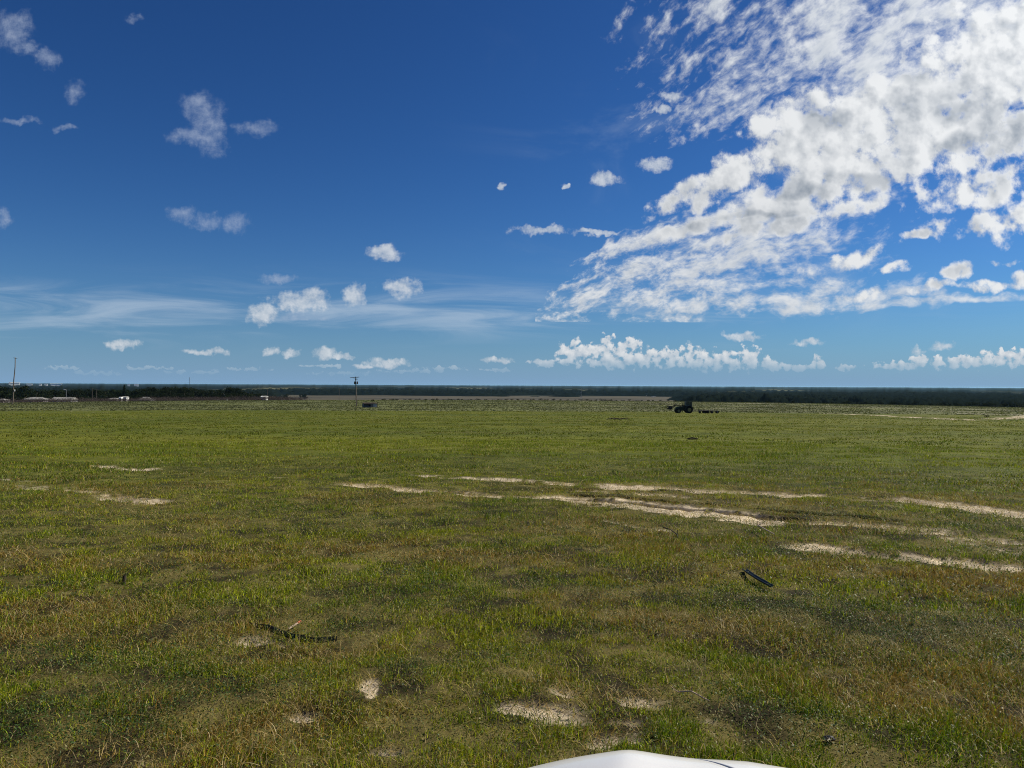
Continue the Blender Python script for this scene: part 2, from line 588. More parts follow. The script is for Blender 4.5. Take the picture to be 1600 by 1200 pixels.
def blades(x, y, h, w, c, lean, segs=2):
    """bent tapering blades; returns vertices, faces, face sizes, colours"""
    n = len(x)
    z = surface(x, y) - .01
    az = RNG.uniform(0, 2 * PI, n)            # facing
    la = RNG.normal(.5, 1.7, n)               # lean heading, a little downwind
    ln = lean * h
    sx, sy = np.cos(az) * w / 2, np.sin(az) * w / 2
    lx, ly = np.cos(la) * ln, np.sin(la) * ln
    up = np.sqrt(np.clip(1 - lean ** 2, .05, 1)) * h
    base = np.stack([x, y, z], 1); side = np.stack([sx, sy, np.zeros(n)], 1)
    tip = base + np.stack([lx, ly, up], 1)
    if segs == 2:
        mid = base + np.stack([lx * .30, ly * .30, up * .62], 1)
        V = np.stack([base - side, base + side, mid + side * .8, mid - side * .8, tip], 1).reshape(-1, 3)
        o = np.arange(n)[:, None] * 5
        F = np.concatenate([o + [0, 1, 2, 3], o + [3, 2, 4]], 1)
        return V, F.ravel(), np.tile([4, 3], n), np.repeat(c, 5, 0)
    V = np.stack([base - side, base + side, tip], 1).reshape(-1, 3)
    o = np.arange(n)[:, None] * 3
    return V, (o + [0, 1, 2]).ravel(), np.full(n, 3), np.repeat(c, 3, 0)


def join(parts):
    V, Fs, Sz, Cc, off = [], [], [], [], 0
    for v, f, s, c in parts:
        V.append(v); Fs.append(f + off); Sz.append(s); Cc.append(c); off += len(v)
    return np.concatenate(V), np.concatenate(Fs), np.concatenate(Sz), np.concatenate(Cc)


def keep_off_car(x, y):
    return ~((y < 2.4) & (x > -.4))


grass_parts = []
for (r0, r1, n, h0, h1, w, segs) in [
        (2.2, 6.0, 390000, .020, .085, .0038, 2), (6.0, 11.0, 340000, .022, .092, .0052, 2), (11.0, 20.0, 320000, .028, .100, .0088, 1),
        (20.0, 40.0, 240000, .035, .11, .022, 1), (40.0, 90.0, 150000, .035, .11, .06, 1), (90.0, 186.0, 90000, .05, .12, .15, 1)]:
    x, y = scatter(n, r0, r1, 56.0 if r0 < 5 else 44.0)
    dry, lush, broad = patches(x, y)
    s = sand_at(x, y)
    clump = fbm(x / .30, y / .30, 601, 3, .6) if r0 < 20 else fbm(x / 1.5, y / (.9 if r0 < 40 else 2.2), 601, 3, .6)
    dry = dry * (1 - .6 * sstep(14, 26, np.hypot(x, y)))
    dens = np.clip(.42 + 2.0 * (clump - .34), .20, 1.15) * (1 - .84 * broad * (r0 < 12)) * (1 - .97 * s) * (1 - .9 * np.clip(rut_at(x, y), 0, 1))
    kp = (RNG.random(n) < dens) & keep_off_car(x, y)
    x, y, dry, lush, clump = x[kp], y[kp], dry[kp], lush[kp], clump[kp]
    m = len(x)
    tall = .60 + .75 * fbm(x / 1.1, y / .8, 613, 3) + .25 * lush
    h = RNG.uniform(h0, h1, m) * tall * np.clip(.50 + 1.5 * (clump - .3), .3, 1.5)
    c = blade_colours(x, y, dry, lush, m)
    if r0 >= 20:
        c = lerp(c, field_colour(x, y) * RNG.uniform(.75, 1.5, m)[:, None], .30 if r0 < 40 else .70)
    grass_parts.append(blades(x, y, h, w * RNG.uniform(.7, 1.4, m), c, np.clip(RNG.normal(.62, .26, m), .05, .985), segs))
# tall weeds of the unmown strip along the crest
x = RNG.uniform(-330, 330, 150000); y = RNG.uniform(186, 425, 150000)
kp = (np.abs(x / y) < .85) & (fbm(x / 9, y / 6, 631, 3) + .25 * RNG.random(len(x)) > .50)
kp &= sand_at(x, y) < .4
x, y = x[kp], y[kp]
m = len(x)
c = field_colour(x, y) * RNG.uniform(.8, 1.3, m)[:, None]
grass_parts.append(blades(x, y, RNG.uniform(.08, .24, m), RNG.uniform(.25, .8, m), c, np.clip(RNG.normal(.3, .2, m), .02, .9), 1))
V, Fs, Sz, Cc = join(grass_parts)
grass = np_mesh('grass', V, Fs, Sz, m_grass, attrs={'own_colour': Cc})
tag(grass, 'olive green and browning field grass growing over the whole field', 'grass', kind='stuff')

# dead straw lying flat
straw_parts = []
for (r0, r1, n, w) in [(3.0, 8.0, 80000, .0030), (8.0, 18.0, 80000, .0055)]:
    x, y = scatter(n, r0, r1)
    dry, lush, broad = patches(x, y)
    s = sand_at(x, y)
    kp = (RNG.random(n) < .12 + .5 * dry + .55 * (s > .1)) & keep_off_car(x, y)
    x, y = x[kp], y[kp]; m = len(x)
    c = lerp(L_STRAW, L_DRY, RNG.random(m) ** .8) * RNG.uniform(.6, 1.2, m)[:, None]
    v, f, sz, cc = blades(x, y, RNG.uniform(.05, .17, m), w * RNG.uniform(.7, 1.5, m), c, np.clip(RNG.normal(.93, .05, m), .6, .985), 2)
    straw_parts.append((v + [0, 0, .03], f, sz, cc))
V, Fs, Sz, Cc = join(straw_parts)
straw = np_mesh('dry_straw', V, Fs, Sz, m_grass, attrs={'own_colour': Cc})
tag(straw, 'pale dead straw lying in the near grass and over the bare sand', 'straw', kind='stuff')

# broad-leaved creeping cover: small leaves on short stalks, in patches
leaf_parts = []
for (r0, r1, n, sz0) in [(2.4, 7.5, 300000, .0125), (7.5, 14.0, 220000, .019), (14.0, 26.0, 130000, .028)]:
    x, y = scatter(n, r0, r1, 50.0 if r0 < 5 else 42.0)
    dry, lush, broad = patches(x, y)
    s = sand_at(x, y)
    kp = (RNG.random(n) < .24 + .74 * broad) & (s < .45) & keep_off_car(x, y)
    x, y, broad = x[kp], y[kp], broad[kp]; m = len(x)
    hgt = RNG.beta(2.2, 1.6, m) * .11 * (.5 + .9 * fbm(x / .4, y / .4, 641, 2)) + .012
    z = surface(x, y) + hgt
    az = RNG.uniform(0, 2 * PI, m); tilt = RNG.normal(0, .55, m); roll = RNG.normal(0, .5, m)
    L = sz0 * RNG.uniform(.6, 1.5, m); Wd = L * RNG.uniform(.4, .62, m)
    fx, fy, fz = np.cos(az) * np.cos(tilt), np.sin(az) * np.cos(tilt), np.sin(tilt)
    sx, sy, sz_ = -np.sin(az) * np.cos(roll), np.cos(az) * np.cos(roll), np.sin(roll)
    P = np.stack([x, y, z], 1); fw = np.stack([fx, fy, fz], 1); sd = np.stack([sx, sy, sz_], 1)
    V = np.stack([P - fw * L[:, None] * .5, P + sd * Wd[:, None] * .5, P + fw * L[:, None] * .5 - [0, 0, .004], P - sd * Wd[:, None] * .5], 1).reshape(-1, 3)
    o = np.arange(m)[:, None] * 4
    c = lerp(np.array([.026, .058, .016]), np.array([.055, .095, .020]), RNG.random(m)) * RNG.uniform(.6, 1.25, m)[:, None]
    c = np.where((RNG.random(m) < .12 + .5 * (1 - broad))[:, None], lerp(np.array([.12, .135, .03]), np.array([.20, .17, .07]), RNG.random(m)), c)
    leaf_parts.append((V, (o + [0, 1, 2, 3]).ravel(), np.full(m, 4), np.repeat(c, 4, 0)))
V, Fs, Sz, Cc = join(leaf_parts)
cover = np_mesh('ground_cover', V, Fs, Sz, m_leaf, attrs={'own_colour': Cc})
tag(cover, 'dark green broad leaved creeping weeds in patches through the near grass', 'ground cover', kind='stuff')
# ------------------------------------------------------------------ materials of the things
M_TYRE = simple_mat("tyre rubber", (.012, .012, .013), (.025, .023, .021), 6, .85, .2)
M_DKSTEEL = simple_mat("dark worn steel", (.018, .017, .017), (.045, .035, .028), 5, .6, .4, .3)
M_TGREEN = simple_mat("dark green machine paint", (.010, .026, .012), (.018, .034, .016), 3, .5, .4)
M_RIM = simple_mat("dusty yellow rim paint", (.30, .25, .10), (.2, .17, .09), 6, .6, .3)
M_BLACK = simple_mat("black plastic", (.008, .008, .008), (.016, .015, .014), 9, .38, .45)
M_WOOD = simple_mat("weathered pole wood", (.10, .082, .066), (.17, .145, .12), 5, .9, .1, 0, (6, 6, .6), .01)
M_WOODD = simple_mat("dark old wood", (.035, .028, .024), (.07, .055, .045), 8, .9, .1, 0, (5, 5, 1), .01)
M_GREY = simple_mat("grey galvanised metal", (.30, .31, .32), (.22, .23, .24), 5, .5, .4, .2)
M_PORC = simple_mat("pale glazed insulator", (.45, .45, .44), (.35, .35, .36), 9, .3, .5)
M_WHITE = simple_mat("white wall paint", (.80, .80, .78), (.70, .70, .68), 1.2, .8, .2)
M_ROOFP = simple_mat("pale grey metal roof", (.30, .29, .27), (.24, .235, .22), .8, .6, .3, 0, (1, 6, 1))
M_ROOFG = simple_mat("weathered grey shingles", (.24, .23, .22), (.18, .175, .17), 1.5, .85, .2)
M_WALLG = simple_mat("grey stucco", (.28, .26, .25), (.22, .21, .20), 1.2, .9, .2)
M_GLASSD = simple_mat("dark window glass", (.02, .024, .028), (.03, .034, .04), 2, .12, .6)
M_CONC = simple_mat("weathered concrete", (.27, .26, .24), (.19, .185, .17), 3, .9, .2, 0, (1, 1, 1), .01)
M_SHEET = simple_mat("pale corrugated sheet", (.44, .44, .42), (.34, .34, .32), 4, .55, .4, 0, (9, 9, .5))
M_ORANGE = simple_mat("orange paint", (.60, .20, .10), (.5, .15, .08), 20, .6, .3)
M_STAKE = simple_mat("bleached stake wood", (.50, .38, .30), (.36, .27, .20), 20, .8, .2, 0, (1, 1, 6))
M_BARK = simple_mat("grey brown bark", (.075, .062, .050), (.11, .095, .08), 4, .95, .1, 0, (3, 3, .6))

m_cab, nt, out = new_mat("tinted cab glass")
pb = principled(nt, out, (.30, .34, .35), .08, .5)
pb.inputs['Transmission Weight'].default_value = 0.85
pb.inputs['IOR'].default_value = 1.1


def place(o, x, y, dz=0.0):
    o.location = (x, y, gz(x, y) + dz)
    return o


# ------------------------------------------------------------------ tractor, seen from its side, nose to the left
tx, ty = ground_hit(1075.5, 645.5)
tr_ = thing('tractor', 'dark farm tractor with a cab and raised front loader standing in the field', 'tractor', (tx, ty, gz(tx, ty)), PI + R(4))


def wheel(name, parent, x, y, r, w, lugs, rim_m):
    bm = bmesh.new()
    n = 40
    prof = [(.56 * r, -.42 * w), (.80 * r, -.5 * w), (.95 * r, -.46 * w), (r * .97, -.2 * w), (r * .97, .2 * w), (.95 * r, .46 * w), (.80 * r, .5 * w), (.56 * r, .42 * w)]
    ring = []
    for i in range(n):
        a = 2 * PI * i / n
        ring.append([bm.verts.new((x + q * math.cos(a), y + s, r + q * math.sin(a))) for q, s in prof])
    for i in range(n):
        A, B = ring[i], ring[(i + 1) % n]
        for k in range(len(prof)):
            bm.faces.new((A[k], A[(k + 1) % len(prof)], B[(k + 1) % len(prof)], B[k]))
    for i in range(lugs):
        a = 2 * PI * i / lugs
        for s in (-1, 1):
            aa = a + (PI / lugs if s > 0 else 0)
            bm_box(bm, (x + r * .985 * math.cos(aa), y + s * w * .24, r + r * .985 * math.sin(aa)), (.05 * r, w * .46, .09 * r),
                   Matrix.Rotation(-aa, 4, 'Y') @ Matrix.Rotation(s * .5, 4, 'X'))
    t = from_bm(name, bm, M_TYRE, parent)
    bm = bmesh.new()
    for s in (-1, 1):
        bm_rod(bm, (x, y + s * w * .06, r), (x, y + s * w * .30, r), .57 * r, .50 * r, 24)
        bm_rod(bm, (x, y + s * w * .30, r), (x, y + s * w * .42, r), .20 * r, .16 * r, 14)
    from_bm('rim', bm, rim_m, t)
    return t


for sy in (-.82, .82):
    wheel('wheel', tr_, 0.0, sy, .80, .46, 18, M_RIM)
    wheel('wheel', tr_, 2.48, sy * .95, .56, .36, 16, M_RIM)
bm = bmesh.new()
bm_prism(bm, [(.75, .75), (2.95, .70), (3.02, 1.20), (2.90, 1.40), (2.0, 1.55), (.75, 1.62)], 'y', -.36, .36)
bmesh.ops.bevel(bm, geom=list(bm.edges), offset=.05, segments=2, affect='EDGES')
from_bm('hood', bm, M_TGREEN, tr_)
bm = bmesh.new()
bm_box(bm, (1.2, 0, .78), (3.0, .42, .42)); bm_box(bm, (.1, 0, .95), (1.1, .62, .65)); bm_rod(bm, (2.48, -.75, .56), (2.48, .75, .56), .09)
bm_rod(bm, (0, -.75, .80), (0, .75, .80), .14); bm_box(bm, (3.05, 0, .72), (.35, .55, .35))
from_bm('chassis', bm, M_DKSTEEL, tr_)
bm = bmesh.new()
for sy in (-1, 1):
    bm = bmesh.new()
    pts = [(math.cos(a) * .95, .82 + math.sin(a) * .92) for a in np.linspace(R(10), R(165), 12)]
    inner = [(px_ * .94, .82 + (pz_ - .82) * .94) for px_, pz_ in pts[::-1]]
    bm_prism(bm, pts + inner, 'y', sy * .55, sy * 1.06)
    from_bm('fender', bm, M_TGREEN, tr_)
bm = bmesh.new()
for sy in (-.62, .62):
    for (xa, xb) in ((-.72, -.62), (.62, .78), (.02, .0)):
        bm_rod(bm, (xa if xa < .5 else xb + .12, sy, 1.15), (xb, sy, 2.62), .045, None, 8)
    bm_rod(bm, (-.70, sy, 1.2), (.86, sy, 1.2), .05, None, 8)
bm_box(bm, (.05, 0, 1.05), (1.6, 1.2, .35))
from_bm('cab_frame', bm, M_TGREEN, tr_)
bm = bmesh.new()
bm_prism(bm, [(-.66, 1.2), (.80, 1.2), (.66, 2.58), (-.62, 2.58)], 'y', -.585, -.575)
bm_prism(bm, [(-.66, 1.2), (.80, 1.2), (.66, 2.58), (-.62, 2.58)], 'y', .575, .585)
bm_box(bm, (.735, 0, 1.9), (.012, 1.12, 1.35), Matrix.Rotation(-.1, 4, 'Y')); bm_box(bm, (-.66, 0, 1.9), (.012, 1.12, 1.35))
from_bm('cab_glass', bm, m_cab, tr_)
bm = bmesh.new()
bm_box(bm, (.02, 0, 2.68), (1.62, 1.42, .16))
bmesh.ops.bevel(bm, geom=list(bm.edges), offset=.05, segments=2, affect='EDGES')
cr = from_bm('cab_roof', bm, M_TGREEN, tr_)
bm = bmesh.new(); bm_box(bm, (-.1, 0, 1.35), (.5, .5, .14)); bm_box(bm, (-.34, 0, 1.72), (.14, .48, .65)); bm_rod(bm, (.5, 0, 1.2), (.36, 0, 1.75), .03)
from_bm('driver_seat', bm, M_BLACK, tr_)
bm = bmesh.new(); bm_rod(bm, (1.45, .22, 1.5), (1.45, .22, 2.35), .045); bm_rod(bm, (1.45, .22, 2.35), (1.40, .22, 2.5), .035)
from_bm('exhaust', bm, M_DKSTEEL, tr_)
for sy in (-.52, .52):
    bm = bmesh.new()
    bm_box(bm, (1.05, sy, 1.25), (.24, .14, 1.1))
    bm_rod(bm, (1.05, sy, 1.74), (2.95, sy, 1.90), .085, .08, 8)
    bm_rod(bm, (2.95, sy, 1.90), (3.95, sy, 1.14), .08, .07, 8)
    bm_rod(bm, (1.1, sy, 1.05), (2.5, sy, 1.80), .045, None, 8); bm_rod(bm, (2.6, sy, 1.95), (3.75, sy, 1.55), .04, None, 8)
    from_bm('loader_arm', bm, M_DKSTEEL, tr_)
bm = bmesh.new()
bm_prism(bm, [(3.92, .98), (4.05, 1.62), (4.16, 1.64), (4.08, 1.02), (4.50, .90), (5.05, 1.02), (5.02, .93), (4.5, .82)], 'y', -.85, .85)
for sy in (-.85, .85):
    bm_prism(bm, [(3.95, 1.0), (4.1, 1.62), (4.6, 1.15), (5.02, .98), (4.5, .86)], 'y', sy - .02, sy + .02)
for sy in np.linspace(-.75, .75, 6):
    bm_rod(bm, (4.12, sy, 1.60), (4.55, sy, 1.72), .035, None, 6); bm_rod(bm, (4.55, sy, 1.72), (5.05, sy, 1.28), .035, .015, 6)
bm_rod(bm, (4.5, -.75, 1.70), (4.5, .75, 1.70), .04, None, 6)
from_bm('grapple_bucket', bm, M_DKSTEEL, tr_)
bm = bmesh.new()
for sy in (-.3, .3):
    bm_rod(bm, (-.45, sy, .55), (-1.35, sy, .48), .05)
bm_rod(bm, (-.4, 0, 1.0), (-1.3, 0, .85), .04)
from_bm('hitch', bm, M_DKSTEEL, tr_)

# disc harrow drawn behind
ax_, ay_ = tx + 1.15, ty
hw = thing('disc_harrow', 'dark steel disc harrow hitched behind the tractor, lying low in the grass', 'harrow', (ax_, ay_, gz(ax_, ay_)), R(4))
bm = bmesh.new()
bm_rod(bm, (-.1, 0, .48), (1.6, 0, .55), .06); bm_rod(bm, (1.6, -1.1, .60), (1.6, 1.1, .60), .06); bm_rod(bm, (4.6, -1.2, .58), (4.6, 1.2, .58), .06)
for sy in (-.9, 0, .9):
    bm_rod(bm, (1.6, sy, .60), (4.6, sy, .58), .055)
bm_rod(bm, (2.3, 0, .60), (2.6, 0, .92), .04); bm_rod(bm, (2.6, 0, .92), (3.6, 0, .62), .03); bm_rod(bm, (4.6, 0, .58), (5.5, 0, .42), .05)
from_bm('frame', bm, M_DKSTEEL, hw)
for (gx_, ang) in ((1.5, .30), (2.9, -.28), (4.3, .25)):
    bm = bmesh.new()
    for k in range(11):
        t = (k - 5) * .22
        cx_, cy_ = gx_ + t * math.sin(ang), t * math.cos(ang)
        dv = Vector((math.sin(ang), math.cos(ang), 0)) * .012
        bm_rod(bm, Vector((cx_, cy_, .26)) - dv, Vector((cx_, cy_, .26)) + dv * 3, .28, .24, 18)
    bm_rod(bm, (gx_ - 1.2 * math.sin(ang), -1.2 * math.cos(ang), .26), (gx_ + 1.2 * math.sin(ang), 1.2 * math.cos(ang), .26), .04)
    for t in (-.8, .8):
        bm_rod(bm, (gx_ + t * math.sin(ang), t * math.cos(ang), .26), (gx_ + t * math.sin(ang), t * math.cos(ang), .62), .035)
    from_bm('disc_gang', bm, M_DKSTEEL, hw)
for sy in (-.35, .35):
    wheel('wheel', hw, 5.55, sy, .32, .2, 10, M_GREY)

# ------------------------------------------------------------------ utility poles
def insul(bm, p):
    bm_rod(bm, p, (p[0], p[1], p[2] + .22), .05, .035, 8)
    bm_rod(bm, (p[0], p[1], p[2] + .10), (p[0], p[1], p[2] + .17), .09, .07, 8)


px_, py_ = ground_hit(556, 634.5)
top = at_depth(556, 588.5, py_).z
zb = gz(px_, py_); hgt = top - zb
pole = thing('utility_pole', 'wooden utility pole with crossarm and two transformer cans beside the low shed', 'utility pole', (px_, py_, zb), R(6), 'utility poles')
bm = bmesh.new(); bm_rod(bm, (.22, 0, -.6), (-.10, 0, hgt), .20, .14, 12); from_bm('pole', bm, M_WOOD, pole)
bm = bmesh.new(); bm_box(bm, (-.35, -.14, hgt - .25), (2.9, .12, .15), Matrix.Rotation(R(-5), 4, 'Y'))
bm_rod(bm, (-1.0, -.1, hgt - .3), (-.1, -.1, hgt - .95), .03); bm_rod(bm, (.6, -.1, hgt - .3), (-.1, -.1, hgt - .95), .03)
from_bm('crossarm', bm, M_WOODD, pole)
for k in (-1.7, -.9, .35, .95):
    bm = bmesh.new(); insul(bm, (k, -.14, hgt - .19 + k * .08)); from_bm('insulator', bm, M_PORC, pole)
bm = bmesh.new(); bm_box(bm, (.1, -.12, hgt - .95), (.9, .08, .1)); from_bm('bracket', bm, M_DKSTEEL, pole)
for sx in (-.42, .42):
    bm = bmesh.new()
    bm_rod(bm, (sx + .03, 0, hgt - 2.45), (sx + .03, 0, hgt - 1.65), .23, None, 14); bm_rod(bm, (sx + .03, 0, hgt - 1.65), (sx + .03, 0, hgt - 1.57), .24, .1, 14)
    bm_rod(bm, (sx + .03, 0, hgt - 1.6), (sx + .03, 0, hgt - 1.35), .04, .03, 6)
    from_bm('transformer', bm, M_DKSTEEL, pole)
bm = bmesh.new(); bm_box(bm, (.17, .0, 2.1), (.1, .34, .9)); from_bm('conduit', bm, M_GREY, pole)

px_, py_ = ground_hit(19, 632.0)
top = at_depth(24, 558.5, py_)
zb = gz(px_, py_); hgt = top.z - zb; lean = top.x - px_
pole = thing('utility_pole', 'tall leaning wooden utility pole standing at the left edge of the field', 'utility pole', (px_, py_, zb), 0, 'utility poles')
bm = bmesh.new()
pts = [Vector((lean * (k / 10) ** .8 + .1 * math.sin(k), 0, hgt * k / 10 - (.6 if k == 0 else 0))) for k in range(11)]
for k in range(10):
    bm_rod(bm, pts[k], pts[k + 1] + (pts[k + 1] - pts[k]) * .01, .25 - .011 * k, .25 - .011 * (k + 1), 12)
from_bm('pole', bm, M_WOOD, pole)
bm = bmesh.new(); bm_box(bm, (lean + .1, -.1, hgt - .3), (1.5, .14, .16), Matrix.Rotation(R(6), 4, 'Y')); from_bm('crossarm', bm, M_WOODD, pole)
for k in (-.5, 0, .75):
    bm = bmesh.new(); insul(bm, (lean + k, -.1, hgt - .2 - k * .1)); from_bm('insulator', bm, M_PORC, pole)
zl = at_depth(22, 610, py_).z - zb
bm = bmesh.new(); bm_box(bm, (lean * .45 + .42, 0, zl), (.3, .25, .75)); bmesh.ops.bevel(bm, geom=list(bm.edges), offset=.03, affect='EDGES'); from_bm('meter_box', bm, M_WHITE, pole)
bm = bmesh.new(); bm_rod(bm, (lean * .5, 0, zl + 1.6), (lean * .5 - 1.0, -.3, zl + 1.3), .05); bm_rod(bm, (lean * .5 - .9, -.3, zl + 1.3), (lean * .5 - 1.5, -.4, zl + 1.2), .12, .08)
bm_rod(bm, (lean * .5, 0, zl + 1.65), (lean * .5 + .85, 0, zl + 1.85), .06)
from_bm('lamp_arm', bm, M_GREY, pole)

# ------------------------------------------------------------------ low shed beside the pole
sx_, sy_ = ground_hit(579.5, 636.6)
W_ = 22 * sy_ / F_PX
shed = thing('low_shed', 'low shed with dark open bay and pale sheet metal end beside the pole', 'shed', (sx_, sy_, gz(sx_, sy_)), R(26))
H_ = 1.28
bm = bmesh.new()
bm_box(bm, (-.05 * W_, 1.6, H_ * .45), (W_ * .94, .1, H_ * .9)); bm_box(bm, (-.47 * W_, .8, H_ * .40), (.1, 1.6, H_ * .8)); bm_box(bm, (.02 * W_, .8, H_ * .42), (.1, 1.6, H_ * .84))
from_bm('wall', bm, M_CONC, shed)
bm = bmesh.new(); bm_box(bm, (-.22 * W_, .0, .10), (W_ * .50, .14, .22)); bm_box(bm, (.02 * W_ + .28, -.02, .45), (.42, .1, .9)); from_bm('front_sill', bm, M_CONC, shed)
bm = bmesh.new()
for k in range(16):
    xx = .14 * W_ + k * (.31 * W_ / 16)
    bm_rod(bm, (xx, -.04 - .015 * (k % 2), .02), (xx, -.04 - .015 * (k % 2), H_ * .80), .06, None, 6)
bm_box(bm, (.295 * W_, .03, H_ * .40), (.31 * W_, .02, H_ * .78))
from_bm('sheet_panel', bm, M_SHEET, shed)
for xx in (-.47 * W_, .46 * W_, .10 * W_):
    bm = bmesh.new(); bm_box(bm, (xx, -.06, H_ * .44), (.12, .12, H_ * .88)); from_bm('post', bm, M_WOODD, shed)
bm = bmesh.new()
bm_prism(bm, [(-.30, H_ * .86), (1.85, H_ * 1.02), (1.85, H_ * 1.08), (-.30, H_ * .93)], 'x', -.53 * W_, .50 * W_)
from_bm('roof', bm, M_WOODD, shed)

# ------------------------------------------------------------------ houses and barns
def house(name, label, cat, px, top_py, w_px, depth_m, roof_m, wall_m, rise=.32, wall_h=2.7, deep=8.0, group=None, hip=True, ry=0.0, sink=None):
    t = at_depth(px, top_py, depth_m)
    w = w_px * depth_m / F_PX
    gzz = float(terrain(t.x, t.y))
    total = t.z - gzz
    rise_h = min(w, deep) * rise * .5
    wh = max(total - rise_h, 1.2)
    o = thing(name, label, cat, (t.x, t.y, gzz), ry, group)
    bm = bmesh.new(); bm_box(bm, (0, 0, wh / 2), (w * .9, deep * .9, wh)); from_bm('wall', bm, wall_m, o)
    bm = bmesh.new()
    hx, hy = w / 2, deep / 2
    rl = max(w / 2 - deep / 2 * (1 if hip else 0), w * .14) if hip else hx
    v = [bm.verts.new(p) for p in [(-hx, -hy, wh), (hx, -hy, wh), (hx, hy, wh), (-hx, hy, wh), (-rl, 0, total - 0.0), (rl, 0, total)]]
    u_ = [bm.verts.new((q.co.x, q.co.y, wh - .18)) for q in v[:4]]
    for f in ((0, 1, 5, 4), (1, 2, 5), (2, 3, 4, 5), (3, 0, 4)): bm.faces.new([v[i] for i in f])
    for i in range(4): bm.faces.new((v[i], v[(i + 1) % 4], u_[(i + 1) % 4], u_[i]))
    bm.faces.new(u_[::-1])
    from_bm('roof', bm, roof_m, o)
    bm = bmesh.new(); bm_box(bm, (0, -deep * .45 - .03, min(1.05, wh * .45)), (1.0, .06, min(2.1, wh * .85))); from_bm('door', bm, M_WOODD, o)
    for sx in (-.28, .28):
        bm = bmesh.new(); bm_box(bm, (sx * w, -deep * .45 - .03, wh * .58), (min(1.5, w * .16), .06, min(1.1, wh * .4))); from_bm('window', bm, M_GLASSD, o)
    return o


GH = 'houses below the left crest'
house('house', 'house with broad pale grey hip roof, first right of the tall leaning pole', 'house', 57, 620.6, 36, 462, M_ROOFP, M_WALLG, group=GH)
house('house', 'house with long pale gable roof, second right of the tall leaning pole', 'house', 101, 620.6, 33, 468, M_ROOFP, M_WHITE, group=GH, hip=False, rise=.42)
house('house', 'low dull roofed house just left of the little white outbuildings', 'house', 179, 621.6, 17, 470, M_ROOFG, M_WALLG, group=GH, rise=.25)
house('house', 'grey shingled hip roofed house just right of the little white outbuildings', 'house', 228, 620.2, 23, 462, M_ROOFG, M_WALLG, group=GH, rise=.40)
house('house', 'low pale roofed house left of the tall leaning pole, cut by the picture edge', 'house', 4, 623.0, 16, 462, M_ROOFG, M_WALLG, group=GH, rise=.25)
house('outbuilding', 'small white outbuilding with grey roof under the dark spire shaped tree', 'shed', 196, 619.2, 8, 466, M_ROOFP, M_WHITE, deep=3.5, group=GH, hip=False)
house('outbuilding', 'tiny white shed close below the spire shaped tree, left of the white outbuilding', 'shed', 189, 620.2, 4, 458, M_WHITE, M_WHITE, deep=2.5, group=GH, hip=False)
house('white_house', 'small white house at the right end of the tree clump beyond the crest', 'house', 413, 618.6, 9, 560, M_WHITE, M_WHITE, group=GH, hip=False, deep=6)
house('white_house', 'small white house between the trees near the right end of the clump', 'house', 353, 614.8, 7, 640, M_WHITE, M_WHITE, group=GH, hip=False, deep=6)
GB = 'white buildings out on the wooded plain'
for (px, py, wpx, dm, lb) in [
        (1012, 618.2, 6, 1500, 'white barn on the plain above the tractor, nearest of its cluster'), (1021, 619.8, 5, 1450, 'low white barn just right of the nearest barn above the tractor'),
        (1038, 616.0, 5, 1900, 'small white barn set farther back right of the barn cluster'), (1140, 621.0, 5, 1250, 'pale low barn alone in the dark trees right of the tractor'),
        (1180, 622.0, 5, 1200, 'white barn in the dark trees well right of the tractor'), (1240, 620.6, 6, 1300, 'grey white low barn among trees beyond the right field edge')]:
    house('barn', lb, 'barn', px, py, wpx, dm if dm < 1400 else 2320 - (py - 618) * 60, M_WHITE, M_WHITE, group=GB, hip=False, deep=8, rise=.3, ry=R(35))
GI = 'bright white buildings on the far left horizon'
for (px, py, wpx, dm, lb) in [
        (24, 597.6, 13, 6500, 'big white industrial building on the horizon behind the tall leaning pole'), (17, 597.1, 6, 6600, 'tall narrow white block at the left end of the industrial building'),
        (88, 599.6, 17, 6200, 'long low white warehouse on the horizon right of the industrial building'), (63, 599.8, 4, 6200, 'small white block left of the long warehouse on the horizon'),
        (46, 599.8, 8, 6200, 'low white range between the industrial building and the long warehouse'), (72, 600.0, 5, 6100, 'low pale block touching the left end of the long warehouse'),
        (201, 600.1, 4, 6500, 'small white far building left of the thin bright strip on the horizon'), (213, 600.1, 7, 6500, 'thin bright white strip of a building on the horizon above the houses')]:
    house('warehouse', lb, 'warehouse', px, py, wpx, dm, M_WHITE, M_WHITE, group=GI, hip=False, deep=30, rise=.08, ry=R(30))

# slim lamp posts and masts
def slim(name, label, cat, px, top_py, dm, r, head, mat, group=None):
    t = at_depth(px, top_py, dm); g0 = float(terrain(t.x, t.y)); h = t.z - g0
    o = thing(name, label, cat, (t.x, t.y, g0), 0, group)
    bm = bmesh.new(); bm_rod(bm, (0, 0, -.5), (0, 0, h), r, r * .6, 8); from_bm('pole', bm, mat, o)
    bm = bmesh.new()
    if head == 'lamp':
        bm_rod(bm, (0, 0, h - .1), (-1.0, 0, h + .1), r * .6, None, 6); bm_box(bm, (-1.3, 0, h + .1), (.9, .4, .25)); from_bm('lamp_head', bm, M_WHITE, o)
    elif head == 'arm':
        bm_box(bm, (0, 0, h - .5), (2.2, .15, .18)); from_bm('crossarm', bm, mat, o)
    else:
        for k in (.55, .75, .93):
            bm = bmesh.new(); bm_box(bm, (0, 0, h * k), (r * 5, r * 5, r * 2)); from_bm('antenna_panel', bm, M_GREY, o)
    return o


